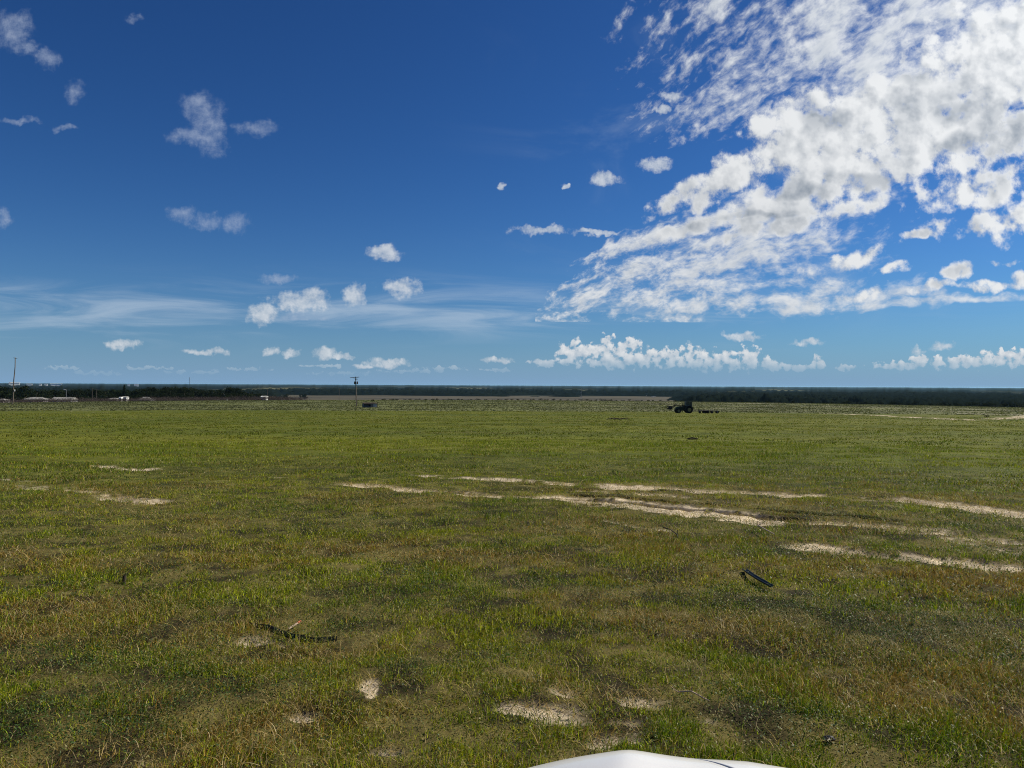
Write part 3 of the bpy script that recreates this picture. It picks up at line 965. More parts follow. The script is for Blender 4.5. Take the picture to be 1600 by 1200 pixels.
slim('lamp_post', 'pale lamp post standing over the second long roofed house', 'lamp post', 103.5, 608.6, 475, .16, 'lamp', M_GREY)
slim('utility_pole', 'slim pole among trees by the low dull roofed house, left of a pair', 'utility pole', 144, 606.5, 480, .17, 'arm', M_WOOD)
slim('utility_pole', 'slim pole among trees by the low dull roofed house, right of a pair', 'utility pole', 151, 608, 480, .17, 'arm', M_WOOD)
slim('utility_pole', 'slim distant pole on the bare tan field left of the transformer pole', 'utility pole', 530, 606, 900, .26, 'arm', M_WOOD)
slim('utility_pole', 'slim pole by the small white house at the end of the clump', 'utility pole', 418, 608.5, 640, .2, 'arm', M_WOOD)
slim('mast', 'lone pale mast on the plain left of the tractor', 'mast', 908, 606.5, 900, .3, 'panel', M_GREY)
slim('mast', 'very tall thin mast rising over the left horizon', 'mast', 296.5, 589.5, 5200, 1.5, 'panel', M_DKSTEEL)

# ------------------------------------------------------------------ trees
m_fol, nt, out = new_mat("tree foliage")
at = nt.nodes.new('ShaderNodeAttribute'); at.attribute_name = 'own_colour'
oi = nt.nodes.new('ShaderNodeObjectInfo')
fc = vm('SCALE', S(at.outputs['Color'])); S.put(fc.s.node.inputs['Scale'], 0.75 + S(oi.outputs['Random']) * 0.6)
b = principled(nt, None, fc, .9, .05)
trn = nt.nodes.new('ShaderNodeBsdfTranslucent'); S.put(trn.inputs['Color'], fc)
mx = nt.nodes.new('ShaderNodeMixShader'); mx.inputs[0].default_value = .25
nt.links.new(b.outputs[0], mx.inputs[1]); nt.links.new(trn.outputs[0], mx.inputs[2]); nt.links.new(mx.outputs[0], out.inputs[0])


def leaf_cloud(centres, radii, per, size, cols):
    n = len(centres) * per
    c = np.repeat(centres, per, 0); rr = np.repeat(radii, per)
    d = RNG.normal(0, 1, (n, 3)); d /= np.linalg.norm(d, axis=1)[:, None]
    p = c + d * (rr * RNG.uniform(.35, 1.0, n) ** .6)[:, None] * [1, 1, .8]
    a = RNG.normal(0, 1, (n, 3)); a /= np.linalg.norm(a, axis=1)[:, None]
    b_ = np.cross(a, RNG.normal(0, 1, (n, 3))); b_ /= np.linalg.norm(b_, axis=1)[:, None]
    s = size * RNG.uniform(.6, 1.4, n)[:, None]
    V = np.stack([p - a * s, p + b_ * s * .6, p + a * s, p - b_ * s * .6], 1).reshape(-1, 3)
    F = (np.arange(n)[:, None] * 4 + [0, 1, 2, 3]).ravel()
    col = np.repeat(np.repeat(cols, per, 0) * RNG.uniform(.7, 1.3, n)[:, None], 4, 0)
    return V, F, np.full(n, 4), col


def make_tree(seed, shape, h=10.0):
    """crown of leaf clumps on a forked trunk, 'h' metres tall, standing at the origin"""
    rng = random.Random(seed)
    o = bpy.data.objects.new('tree', None); COL.objects.link(o)
    if shape == 'spire': cw, c0, n = .11, .12, 46
    elif shape == 'bush': cw, c0, n = .75, .10, 40
    elif shape == 'wide': cw, c0, n = .60, .28, 62
    else: cw, c0, n = .42, .22, 56
    C_, R_ = [], []
    lobes = [(rng.uniform(-.5, .5) * cw * h, rng.uniform(-.5, .5) * cw * h, rng.uniform(.45, .8) * h) for _ in range(5)]
    for i in range(n):
        if shape == 'spire':
            t = i / n; z = (c0 + (1 - c0) * t) * h; rr = cw * h * (1 - t) ** .7
            C_.append((rng.gauss(0, .5) * rr, rng.gauss(0, .5) * rr, z)); R_.append(max(.35, rr * .6))
        else:
            lx, ly, lz = rng.choice(lobes)
            q = Vector((rng.gauss(0, 1), rng.gauss(0, 1), rng.gauss(0, 1))).normalized() * rng.uniform(.5, 1)
            z = lz + q.z * .26 * h
            z = min(max(z, c0 * h), h * .95)
            C_.append((lx + q.x * cw * h * .45, ly + q.y * cw * h * .45, z)); R_.append(h * rng.uniform(.06, .12))
    C_ = np.array(C_); R_ = np.array(R_)
    cols = lerp(np.array([.008, .015, .006]), np.array([.020, .028, .010]), np.array([rng.random() for _ in range(n)]))
    V, Fx, Sx, Cx = leaf_cloud(C_, R_, 26, .030 * h, cols)
    np_mesh('crown', V, Fx, Sx, m_fol, o, attrs={'own_colour': Cx})
    bm = bmesh.new()
    bm_rod(bm, (0, 0, -.3), (.02 * h, 0, .45 * h), .030 * h, .018 * h, 8)
    for k in range(4):
        a = rng.uniform(0, 2 * PI)
        if shape != 'spire':
            bm_rod(bm, (.01 * h, 0, (.2 + .06 * k) * h), (math.cos(a) * cw * .45 * h, math.sin(a) * cw * .45 * h, (.5 + .07 * k) * h), .014 * h, .006 * h, 6)
    bm_rod(bm, (.02 * h, 0, .45 * h), (0, .02 * h, .85 * h), .018 * h, .006 * h, 6)
    from_bm('trunk', bm, M_BARK, o)
    return o


PROTO = {s: [make_tree(31 + 7 * i + len(s), s) for i in range(k)] for s, k in (('round', 4), ('wide', 3), ('bush', 3), ('spire', 1))}
USED = set()


def plant(shape, px, top_py, dm, label, group, name='tree', cat='tree', wscale=1.0, hmin=1.0):
    t = at_depth(px, top_py, dm)
    g0 = float(terrain(t.x, t.y)) if dm < 900 else float(terrain(t.x, t.y))
    h = max(t.z - g0, hmin)
    pr = random.choice(PROTO[shape])
    if pr.name in USED:
        o = copy_tree(pr)
    else:
        USED.add(pr.name); o = pr
    o.name = name
    o.location = (t.x, t.y, g0 - .1)
    k = h / 10.0
    o.scale = (k * wscale, k * wscale, k)
    o.rotation_euler = (0, 0, random.uniform(0, 2 * PI))
    tag(o, label, cat, group)
    return o


TOPS = [(-20, 606), (0, 606), (20, 604.6), (36, 605.5), (60, 609), (100, 609.5), (130, 609.5), (150, 608), (175, 611), (210, 610.5), (230, 606.5), (250, 605.4), (280, 604.8), (300, 606.5), (322, 607.5),
        (345, 611.5), (365, 606), (382, 608.5), (396, 612.5), (410, 617)]
tp = np.array(TOPS)
GT = 'dark trees in the clump beyond the left crest'
x_ = -18.0
while x_ < 408:
    topy = float(np.interp(x_, tp[:, 0], tp[:, 1])) - 1.4
    plant(random.choice(['round', 'wide', 'round']), x_, topy + random.uniform(-.8, 3.0), random.uniform(515, 580), 'dark rounded tree of the clump beyond the left crest', GT, wscale=random.uniform(1.0, 1.5))
    if random.random() < .75:
        plant('wide', x_ + 4, topy + random.uniform(5, 9), random.uniform(480, 512), 'lower dark spreading tree in front of the left clump behind the houses', GT, wscale=random.uniform(1.0, 1.6))
    x_ += random.uniform(6, 10)
plant('spire', 194, 601.5, 500, 'dark narrow spire shaped tree standing above the little white outbuildings', None)
plant('wide', 25, 614.5, 448, 'broad bushy tree at the foot of the tall leaning pole', None, wscale=1.3)
GR = 'dark trees of the belt beyond the right field edge'
x_ = 1130.0
while x_ < 1640:
    base = float(np.interp(x_, [1130, 1200, 1350, 1500, 1640], [626.5, 627.5, 626.5, 627.5, 629]))
    plant(random.choice(['round', 'wide', 'bush']), x_, base + random.uniform(-.6, 2.8), random.uniform(455, 540), 'dark tree in the long belt beyond the right field edge', GR, wscale=random.uniform(1.2, 1.9), hmin=2.5)
    x_ += random.uniform(7, 12)
GS = 'dark shrubs along the crest of the field'
x_ = 600.0
while x_ < 1150:
    base = float(np.interp(x_, [600, 700, 800, 1000, 1150], [622.5, 623.0, 622.5, 623.5, 627]))
    plant('bush', x_, base + random.uniform(-.8, 1.6), random.uniform(440, 480), 'dark shrub in the thin line just beyond the middle of the field crest', GS, 'shrub', 'shrub', random.uniform(1.2, 2.0), 1.5)
    x_ += random.uniform(6, 13)
for (px, py, dm, lb) in [(442, 615.4, 1500, 'dark bush left of the pair on the tan field beyond the crest'), (448, 614.9, 1520, 'rounded dark tree on the left part of the bare tan field'),
                         (469, 615.5, 1480, 'left one of two dark trees on the bare tan field'), (476, 615.2, 1490, 'right one of two dark trees on the bare tan field'),
                         (581, 623.5, 300, 'lone little bush standing just above the low shed')]:
    plant('bush' if py > 615.3 else 'round', px, py, dm, lb, None, 'bush' if dm < 400 else 'tree', 'bush' if dm < 400 else 'tree', 1.2, 1.0)
for (px, py, lb) in [(1032, 629.6, 'small dark bush in the weeds left of the tractor'), (1345, 633.8, 'small dark bush in the weeds before the right tree belt'), (1542, 650.5, 'small dark bush by the pale sandy streak at the right')]:
    gx_, gy_ = ground_hit(px, py + 3)
    plant('bush', px, py, gy_, lb, None, 'bush', 'bush', 1.3, .7)

# dead grey brown brush along the left crest: nobody could count its twigs
n = 9000
bx_ = RNG.uniform(-330, -118, n); by_ = RNG.uniform(412, 455, n)
bz_ = terrain(bx_, by_)
hh = 1.0 + 2.6 * fbm(bx_ / 9, by_ / 9, 701, 3)
cc_ = lerp(np.array([.040, .030, .030]), np.array([.075, .062, .055]), RNG.random(n))
V, Fx, Sx, Cx = leaf_cloud(np.stack([bx_, by_, bz_ + hh * RNG.uniform(.2, .9, n)], 1), hh * .35, 7, .14, cc_)
m_brush = simple_mat("x", (.05, .04, .04)); bpy.data.materials.remove(m_brush)
brush = np_mesh('undergrowth', V, Fx, Sx, m_fol, attrs={'own_colour': Cx})
tag(brush, 'grey brown leafless brush along the crest in front of the houses', 'undergrowth', kind='stuff')

# ------------------------------------------------------------------ the far forest: one unbroken canopy out to the horizon
rws = np.concatenate([np.arange(860, 2600, 6.5), np.geomspace(2600, 60000, 190)])
ths = np.radians(np.arange(-47, 47.01, .10))
RR, TT = np.meshgrid(rws, ths, indexing='ij')
X = (RR * np.sin(TT)); Y = (RR * np.cos(TT))
ca = X / Y
sc_ = np.maximum(1.0, RR / 2600)
cell = fbm(X / (9 * sc_), Y / (14 * sc_), 801, 3, .6)
big = fbm(X / 260, Y / 420, 809, 4, .55)
hgt = (5.0 + 13.0 * np.clip((cell - .25) * 1.5, 0, 1.2)) * (.65 + .7 * big) + 6 * sstep(8000, 25000, RR)
openf = sstep(-.315, -.295, ca) * (1 - sstep(.20, .26, ca + .10 * (fbm(X / 200, Y / 200, 811, 2) - .5))) * (1 - sstep(2250, 2450, RR + 500 * (fbm(X / 180, Y / 300, 813, 3) - .5)))
gap = sstep(.63, .66, fbm(X / 420, Y / 900, 815, 3, .5)) * sstep(2600, 3400, RR)
rim = sstep(860, 980, RR)
hgt = hgt * (1 - openf) * (1 - .7 * gap) * rim - 2.5 * openf - 2.0 * (1 - rim)
Z = terrain(X.ravel(), Y.ravel()).reshape(X.shape) + hgt
col = lerp(np.array([.0020, .0038, .0032]), np.array([.0060, .0090, .0062]), np.clip(cell * 1.3 - .1 + .5 * (big - .5), 0, 1))
col = lerp(col, np.array([.13, .125, .07]), (gap * .8))
ids = np.arange(X.size).reshape(X.shape)
q = np.stack([ids[:-1, :-1], ids[:-1, 1:], ids[1:, 1:], ids[1:, :-1]], -1).reshape(-1, 4)
V = np.stack([X.ravel(), Y.ravel(), Z.ravel()], 1)
m_can, nt, out = new_mat("forest canopy")
at = nt.nodes.new('ShaderNodeAttribute'); at.attribute_name = 'own_colour'
principled(nt, out, S(at.outputs['Color']), 1.0, .0)
forest = np_mesh('forest', V, q.ravel(), np.full(len(q), 4), m_can, attrs={'own_colour': col.reshape(-1, 3)})
tag(forest, 'dark unbroken forest covering the flat plain out to the horizon', 'forest', kind='stuff')

# ------------------------------------------------------------------ things lying in the near grass
def lay(px0, py0, px1, py1):
    a = ground_hit(px0, py0); b_ = ground_hit(px1, py1)
    return Vector((*a, gz(*a))), Vector((*b_, gz(*b_)))


# split black pipe: an open channel with two bright edges
A, B = lay(1163, 897, 1205, 924)
d = (B - A); L_ = d.length
pipe = bpy.data.objects.new('plastic_pipe', None)
bm = bmesh.new()
sec = []
for k in range(13):
    a = PI + PI * k / 12
    sec.append((.021 * math.cos(a), .021 + .021 * math.sin(a)))
outer = [(x * 1.15, z - .004) for x, z in sec]
ring = []
N_ = 14
for i in range(N_ + 1):
    t = i / N_
    bend = .012 * math.sin(t * PI)
    yy_ = -L_ / 2 + L_ * t
    ring.append([bm.verts.new((x + bend, yy_, z + .015 + .02 * t)) for x, z in sec] + [bm.verts.new((x + bend, yy_, z + .015 + .02 * t)) for x, z in outer[::-1]])
for i in range(N_):
    P_, Q_ = ring[i], ring[i + 1]
    for k in range(len(P_)):
        bm.faces.new((P_[k], P_[(k + 1) % len(P_)], Q_[(k + 1) % len(P_)], Q_[k]))
bm.faces.new(ring[0]); bm.faces.new(ring[-1][::-1])
for i in range(N_):
    for k in (0, 12):
        p0, p1 = ring[i][k].co, ring[i + 1][k].co
        bm_rod(bm, p0, p1 + (p1 - p0) * .03, .0045, None, 8)
pipe = from_bm('plastic_pipe', bm, M_BLACK)
pipe.location = (A + B) / 2 + Vector((0, 0, .0))
pipe.rotation_euler = (0, 0, math.atan2(d.y, d.x) - PI / 2)
tag(pipe, 'black plastic pipe split lengthwise, lying open in the grass', 'pipe')

# long black edging strip, half sunk, with a marker stake across it
def ribbon(name, label, cat, pts, h, t, mat, seed):
    rng = random.Random(seed)
    bm = bmesh.new(); prev = None
    for i, (px, py) in enumerate(pts):
        x, y = ground_hit(px, py); z = gz(x, y)
        lo, hi = z - .02, z + h * rng.uniform(.75, 1.1)
        cur = [bm.verts.new(p) for p in ((x, y - t, lo), (x, y + t, lo), (x, y + t * 1.6, hi), (x, y + t * .4, hi + .006))]
        if prev:
            for k in range(4): bm.faces.new((prev[k], prev[(k + 1) % 4], cur[(k + 1) % 4], cur[k]))
        else: bm.faces.new(cur)
        prev = cur
    bm.faces.new(prev[::-1])
    o = from_bm(name, bm, mat)
    return tag(o, label, cat)


ribbon('edging_strip', 'long black plastic edging strip half sunk in the grass under the orange tipped stake', 'edging strip',
       [(388, 980), (402, 983), (418, 986), (432, 989), (446, 993), (458, 995), (472, 996), (486, 998), (500, 998), (514, 996), (526, 996)], .034, .014, M_BLACK, 4)
A, B = lay(451, 988, 470, 981)
st = thing('marker_stake', 'short pale wooden stake with orange tip lying across the black edging strip', 'stake', tuple(A + Vector((0, 0, .032))))
bm = bmesh.new(); d = (B - A) + Vector((0, 0, .03))
bm_box(bm, d * .36, (.010, d.length * .75, .008), d.to_track_quat('Y', 'Z').to_matrix().to_4x4()); from_bm('shaft', bm, M_STAKE, st)
bm = bmesh.new(); bm_box(bm, d * .86, (.011, d.length * .28, .009), d.to_track_quat('Y', 'Z').to_matrix().to_4x4()); from_bm('orange_tip', bm, M_ORANGE, st)


def twig(name, label, cat, pts, r, mat, seed, branches=3):
    rng = random.Random(seed)
    bm = bmesh.new()
    P_ = []
    for px, py in pts:
        x, y = ground_hit(px, py); P_.append(Vector((x, y, gz(x, y) + r + .06 + rng.uniform(0, .04))))
    for i in range(len(P_) - 1):
        bm_rod(bm, P_[i], P_[i + 1], r * (1 - .5 * i / len(P_)), r * (1 - .5 * (i + 1) / len(P_)), 8)
    for k in range(branches):
        b0 = P_[rng.randrange(len(P_) - 1)]
        bm_rod(bm, b0, b0 + Vector((rng.uniform(-.2, .2), rng.uniform(-.15, .15), rng.uniform(.02, .16))) * (r / .02), r * .5, r * .2, 6)
    o = from_bm(name, bm, mat)
    return tag(o, label, cat)


twig('stick', 'dark crooked stick lying below the sandy track', 'stick', [(1036, 830), (1048, 835), (1058, 842), (1059, 850)], .009, M_WOODD, 3, 1)
twig('branch', 'pale bleached forked branch lying in the grass right of the sandy track', 'branch', [(1184, 830), (1195, 838), (1210, 846)], .010, M_STAKE, 5, 4)
twig('branch', 'thin bleached branch in the furrow just ahead of the white hood', 'branch', [(1058, 1095), (1080, 1104), (1108, 1112)], .005, M_STAKE, 8, 3)

bxx, byy = ground_hit(193, 912)
stump = thing('broken_post', 'short splintered dark post stub poking out of the grass at the left', 'post', (bxx, byy, gz(bxx, byy)), .4)
bm = bmesh.new(); bm_rod(bm, (0, 0, -.05), (.010, 0, .075), .022, .017, 9)
for k in range(4): bm_rod(bm, (.008 * math.cos(k * 1.7), .008 * math.sin(k * 1.7), .06), (.018 + .012 * math.cos(k * 1.7), .012 * math.sin(k * 1.7), .085 + .008 * k), .006, .002, 5)
from_bm('shaft', bm, M_WOODD, stump)
bm = bmesh.new(); bm_rod(bm, (.012, 0, .07), (.05, .04, .11), .005, .002, 5); from_bm('splinter', bm, M_WOODD, stump)

lx_, ly_ = ground_hit(1296, 1159)
bm = bmesh.new(); bmesh.ops.create_icosphere(bm, subdivisions=3, radius=1)
for v_ in bm.verts:
    q = v_.co; s_ = 1 + .25 * math.sin(q.x * 5 + 1) * math.cos(q.y * 4) + .1 * math.sin(q.z * 9)
    v_.co = Vector((q.x * .030 * s_, q.y * .022 * s_, q.z * .012 * s_ + .008))
lump = from_bm('plastic_scrap', bm, M_BLACK); place(lump, lx_, ly_, .012)
tag(lump, 'small crumpled black plastic scrap in the leafy weeds right of the hood', 'scrap')

for (px, py, w_, lb) in [(963, 656, 1.5, 'low heap of dark dead branches in mid field left of the tractor'), (1082, 687, .6, 'small dark clod of torn turf in the mown field below the tractor')]:
    hx_, hy_ = ground_hit(px, py)
    rng = random.Random(int(px))
    if w_ > 1:
        bm = bmesh.new()
        for k in range(46):
            a = rng.uniform(0, PI); c = Vector((rng.gauss(0, .5) * w_, rng.gauss(0, .3), rng.uniform(.03, .18)))
            dd = Vector((math.cos(a), math.sin(a) * .6, rng.uniform(-.2, .35))) * rng.uniform(.3, .9)
            bm_rod(bm, c - dd * .5, c + dd * .5, .03, .012, 5)
        o = from_bm('brush_pile', bm, M_WOODD); tag(o, lb, 'brush pile')
    else:
        bm = bmesh.new(); bmesh.ops.create_icosphere(bm, subdivisions=3, radius=1)
        for v_ in bm.verts:
            q = v_.co.copy(); s_ = 1 + .3 * math.sin(q.x * 4 + 2) * math.cos(q.y * 5) + .15 * math.sin(q.z * 8 + q.x * 6)
            v_.co = Vector((q.x * .26 * s_, q.y * .2 * s_, q.z * .08 * s_ + .03))
        o = from_bm('turf_clod', bm, simple_mat("dark torn turf", (.03, .026, .016), (.05, .05, .02), 9, .95, .1)); tag(o, lb, 'clod')
    place(o, hx_, hy_)

# ------------------------------------------------------------------ the white car whose hood shows at the bottom edge
m_paint, nt, out = new_mat("white car paint")
tc = nt.nodes.new('ShaderNodeTexCoord')
nn = noise(S(tc.outputs['Object']), 260.0, 3, .6)
dust = noise(S(tc.outputs['Object']), 5.0, 5, .6)
pb = principled(nt, out, mixc(smooth(.35, .8, dust) * .5, (.66, .665, .665), (.60, .595, .58)), .32, .5, 0, nn, .0006, .25)
pb.inputs['Coat Weight'].default_value = .5; pb.inputs['Coat Roughness'].default_value = .08
HEAD = R(77)
# local axes of the car: +y towards the nose, +x towards its right side
CX, CW = .895, .93            # middle of the car and half width, metres from the camera
car = thing('car', 'white car with a smooth rounded hood close below the camera', 'car', (.018, 0, -.002), HEAD)
CAR_Z = 1.073


def hood_z(s, dl):
    """top of the front of the car; s runs from the nose (-0.45) back to the windscreen (0.8)"""
    z = CAR_Z + .05 * max(0, s) * .9 - .012 * (dl / .6) ** 2
    a = max(0.0, (abs(dl) - .60) / .28)
    z -= .16 * a ** 2.2
    b_ = max(0.0, (-.135 - s) / .5)
    z -= .185 * b_ ** 1.35
    z += .0035 * math.exp(-((s + .125) / .05) ** 2) * max(0.0, min(1.0, (dl + 2) / 2)) - .10 * max(0.0, s - .10) * (dl > .4) * .3
    return z


def loft(stations, prof_of):
    bm = bmesh.new(); prev = None
    for s in stations:
        cur = [bm.verts.new((CX + x, -s, z)) for x, z in prof_of(s)]
        if prev:
            for k in range(len(cur) - 1): bm.faces.new((prev[k], prev[k + 1], cur[k + 1], cur[k]))
        prev = cur
    return bm


half = [0, .15, .3, .42, .5, .56] + list(np.linspace(.60, .88, 22)) + [.895, .91, .925, .93]


def body_prof(s):
    nose = max(0.0, (-.30 - s) / .18)
    wk = 1 - .10 * nose ** 2
    pts = []
    for dl in half:
        zz = hood_z(min(s, .8), dl) if s < .8 else 1.09 - .012 * (dl / .6) ** 2 - .16 * max(0.0, (dl - .60) / .28) ** 2.2
        if dl > .88: zz = hood_z(min(s, .8), .88) - (dl - .88) * 4
        zz -= .22 * nose ** 2
        pts.append((dl * wk, zz))
    pts += [(.935 * wk, .70), (.925 * wk, .45), (.88 * wk, .30)]
    return [(-x, z) for x, z in pts[::-1]] + pts[1:]


sts = list(np.linspace(-.48, .9, 70)) + list(np.linspace(1.0, 4.0, 16))
bm = loft(sts, body_prof)
vs = list(bm.verts); npf = len(body_prof(0))
bm.faces.new(vs[:npf][::-1]); bm.faces.new(vs[-npf:])
from_bm('body', bm, m_paint, car, smooth=True)


def seam(s): return max(.42, .745 - 1.05 * max(0, s + .045))


def hood_prof(s):
    e = seam(s) if s > -.045 else .745 + .10 * min(1, (-.045 - s) / .05)
    n = 40
    pts = [(e * k / n, hood_z(s, e * k / n) + .008) for k in range(n + 1)]
    pts.append((e + .001, hood_z(s, e) + .004)); pts.append((e + .001, hood_z(s, e) - .002))
    return [(-x, z) for x, z in pts[::-1]] + pts[1:]


bm = loft(list(np.linspace(-.40, .35, 60)) + list(np.linspace(.36, .78, 10)), hood_prof)
from_bm('hood', bm, m_paint, car, smooth=True)
for sg in (-1, 1):
    def fender_prof(s):
        a = seam(s) + .0014; n = 26
        up = .0075 + .002 * math.exp(-((s - .08) / .08) ** 2) - .05 * max(0, s - .10)
        pts = [(a, hood_z(s, a) + .001)] + [(a + (.90 - a) * k / n, hood_z(s, a + (.90 - a) * k / n) + up) for k in range(n + 1)]
        return [(sg * x, z) for x, z in pts]
    bm = loft(list(np.linspace(-.03, .35, 50)) + list(np.linspace(.36, .78, 10)), fender_prof)
    from_bm('fender', bm, m_paint, car, smooth=True)
for sx in (-1, 1):
    bm = bmesh.new(); bmesh.ops.create_uvsphere(bm, u_segments=20, v_segments=12, radius=1, matrix=Matrix.Translation((CX + sx * .66, .40, .80)) @ Matrix.Diagonal((.17, .10, .07, 1)))
    from_bm('headlight', bm, M_PORC, car, smooth=True)
bm = bmesh.new(); bm_box(bm, (CX, .482, .66), (.85, .03, .18)); from_bm('grille', bm, M_BLACK, car)
bm = bmesh.new(); bm_box(bm, (CX, .47, .42), (1.6, .12, .2)); bmesh.ops.bevel(bm, geom=list(bm.edges), offset=.04, segments=2, affect='EDGES'); from_bm('bumper', bm, m_paint, car)


def cab_prof(s0, s1, z0, z1, w0, w1):
    pass


bm = bmesh.new()
low = [(.80, 1.08, .72), (4.0, 1.08, .74)]; up = [(1.45, 1.70, .58), (3.6, 1.70, .60)]
vb = [bm.verts.new((CX + sg * w, -s, z)) for s, z, w in low for sg in (-1, 1)] + [bm.verts.new((CX + sg * w, -s, z)) for s, z, w in up for sg in (-1, 1)]
for f in ((0, 1, 5, 4), (2, 3, 7, 6), (0, 2, 6, 4), (1, 3, 7, 5)): bm.faces.new([vb[i] for i in f])
from_bm('window_glass', bm, M_GLASSD, car)
bm = bmesh.new(); bm_box(bm, (CX, -2.52, 1.73), (1.24, 2.25, .08)); bmesh.ops.bevel(bm, geom=list(bm.edges), offset=.035, segments=2, affect='EDGES'); from_bm('roof', bm, m_paint, car)
for s in (.30, 3.15):
    for sx in (-1, 1):
        bm = bmesh.new(); bm_rod(bm, (CX + sx * .72, -s, .34), (CX + sx * .95, -s, .34), .34, None, 32); bmesh.ops.bevel(bm, geom=list(bm.edges), offset=.02, affect='EDGES')
        w = from_bm('wheel', bm, M_TYRE, car)
        bm = bmesh.new(); bm_rod(bm, (CX + sx * .93, -s, .34), (CX + sx * .965, -s, .34), .22, .18, 20); from_bm('rim', bm, M_GREY, w)

# ------------------------------------------------------------------ air
m_haze, nt, out = new_mat("haze air")
pv = nt.nodes.new('ShaderNodeVolumePrincipled')
pv.inputs['Color'].default_value = (.38, .72, 1.0, 1)
pv.inputs['Density'].default_value = HAZE
pv.inputs['Anisotropy'].default_value = .2
nt.links.new(pv.outputs[0], out.inputs['Volume'])
m_haze.cycles.homogeneous_volume = True
if HAZE > 0:
    bm = bmesh.new(); bm_box(bm, (0, 0, 0), (2, 2, 2))
    hz = from_bm('haze', bm, m_haze)
    hz.scale = (96000, 96000, (16 + 33.5) / 2); hz.location = (0, 0, (16 - 33.5) / 2)
    tag(hz, 'thin blue haze lying over the far plain', 'haze', kind='stuff')
# ------------------------------------------------------------------ sky, sun
SUN_AZ = R(67.0)       # to the right of the line of sight
SUN_EL = R(40.0)
SKY_STRENGTH = 0.07
sun_dir = Vector((math.sin(SUN_AZ) * math.cos(SUN_EL), math.cos(SUN_AZ) * math.cos(SUN_EL), math.sin(SUN_EL)))
ld = bpy.data.lights.new("sun", 'SUN')
ld.energy = 5.0
ld.angle = R(0.53)
ld.color = (1.0, 0.925, 0.78)
sun = bpy.data.objects.new("sun", ld)
COL.objects.link(sun)
sun.rotation_euler = sun_dir.to_track_quat('Z', 'Y').to_euler()

world = bpy.data.worlds.new("World")
scene.world = world
world.use_nodes = True
nt = world.node_tree
nt.nodes.clear()
S.nt = nt
wout = nt.nodes.new('ShaderNodeOutputWorld')
bg = nt.nodes.new('ShaderNodeBackground')
nt.links.new(bg.outputs[0], wout.inputs[0])
sky = nt.nodes.new('ShaderNodeTexSky')
sky.sky_type = 'NISHITA'
sky.sun_disc = False
sky.sun_elevation = SUN_EL
sky.sun_rotation = SUN_AZ
sky.altitude = 100.0
sky.air_density = 1.0
sky.dust_density = 0.25
sky.ozone_density = 4.0
tcw = nt.nodes.new('ShaderNodeTexCoord')
D = S(tcw.outputs['Generated'])
dx, dy, dz = sep(D)
yy = S.m('MAXIMUM', dy, 0.03)
u = dx / yy
v = dz / yy
P0 = xyz(u, v, 0.0)
PX = 1.0 / F_PX


def blobs_small(Pw, lst):
    """soft union of ellipses given as (px, py, rx, ry) in photograph pixels, as directions in the sky"""
    acc = None
    for (px, py, rx, ry) in lst:
        cu, cv = uv_of(px, py)
        iu, iv = F_PX / rx, F_PX / ry
        q = vm('MULTIPLY_ADD', Pw, (iu, iv, 0), (-cu * iu, -cv * iv, 0))
        d = vm('DOT_PRODUCT', q, q)
        acc = d if acc is None else S.m('MINIMUM', acc, d)
    return 1.0 - S.m('MINIMUM', acc, 4.0)


VPX, VPY = 560, 560          # the streets of cloud run away to this point low on the left
vu, vv = uv_of(VPX, VPY)


def to_street(Pw):
    a, b, _ = sep(Pw)
    a = a - vu; b = b - vv
    ang = S.m('ARCTAN2', b, a)
    ln = S.m('LOGARITHM', S.m('SQRT', a * a + b * b) + 0.001, math.e)
    return xyz(ln, ang, 0.0)


def blobs_street(Q, lst):
    acc = None
    for (px, py, rl, ra, w) in lst:
        cu, cv = uv_of(px, py)
        a, b = cu - vu, cv - vv
        cl, ca = math.log(math.hypot(a, b) + 0.001), math.atan2(b, a)
        q = vm('MULTIPLY_ADD', Q, (1 / rl, 1 / ra, 0), (-cl / rl, -ca / ra, 0))
        d = vm('DOT_PRODUCT', q, q)
        e = S.m('MULTIPLY_ADD', d, -w, w)
        acc = e if acc is None else S.m('MAXIMUM', acc, e)
    return S.m('MAXIMUM', acc, -2.0)


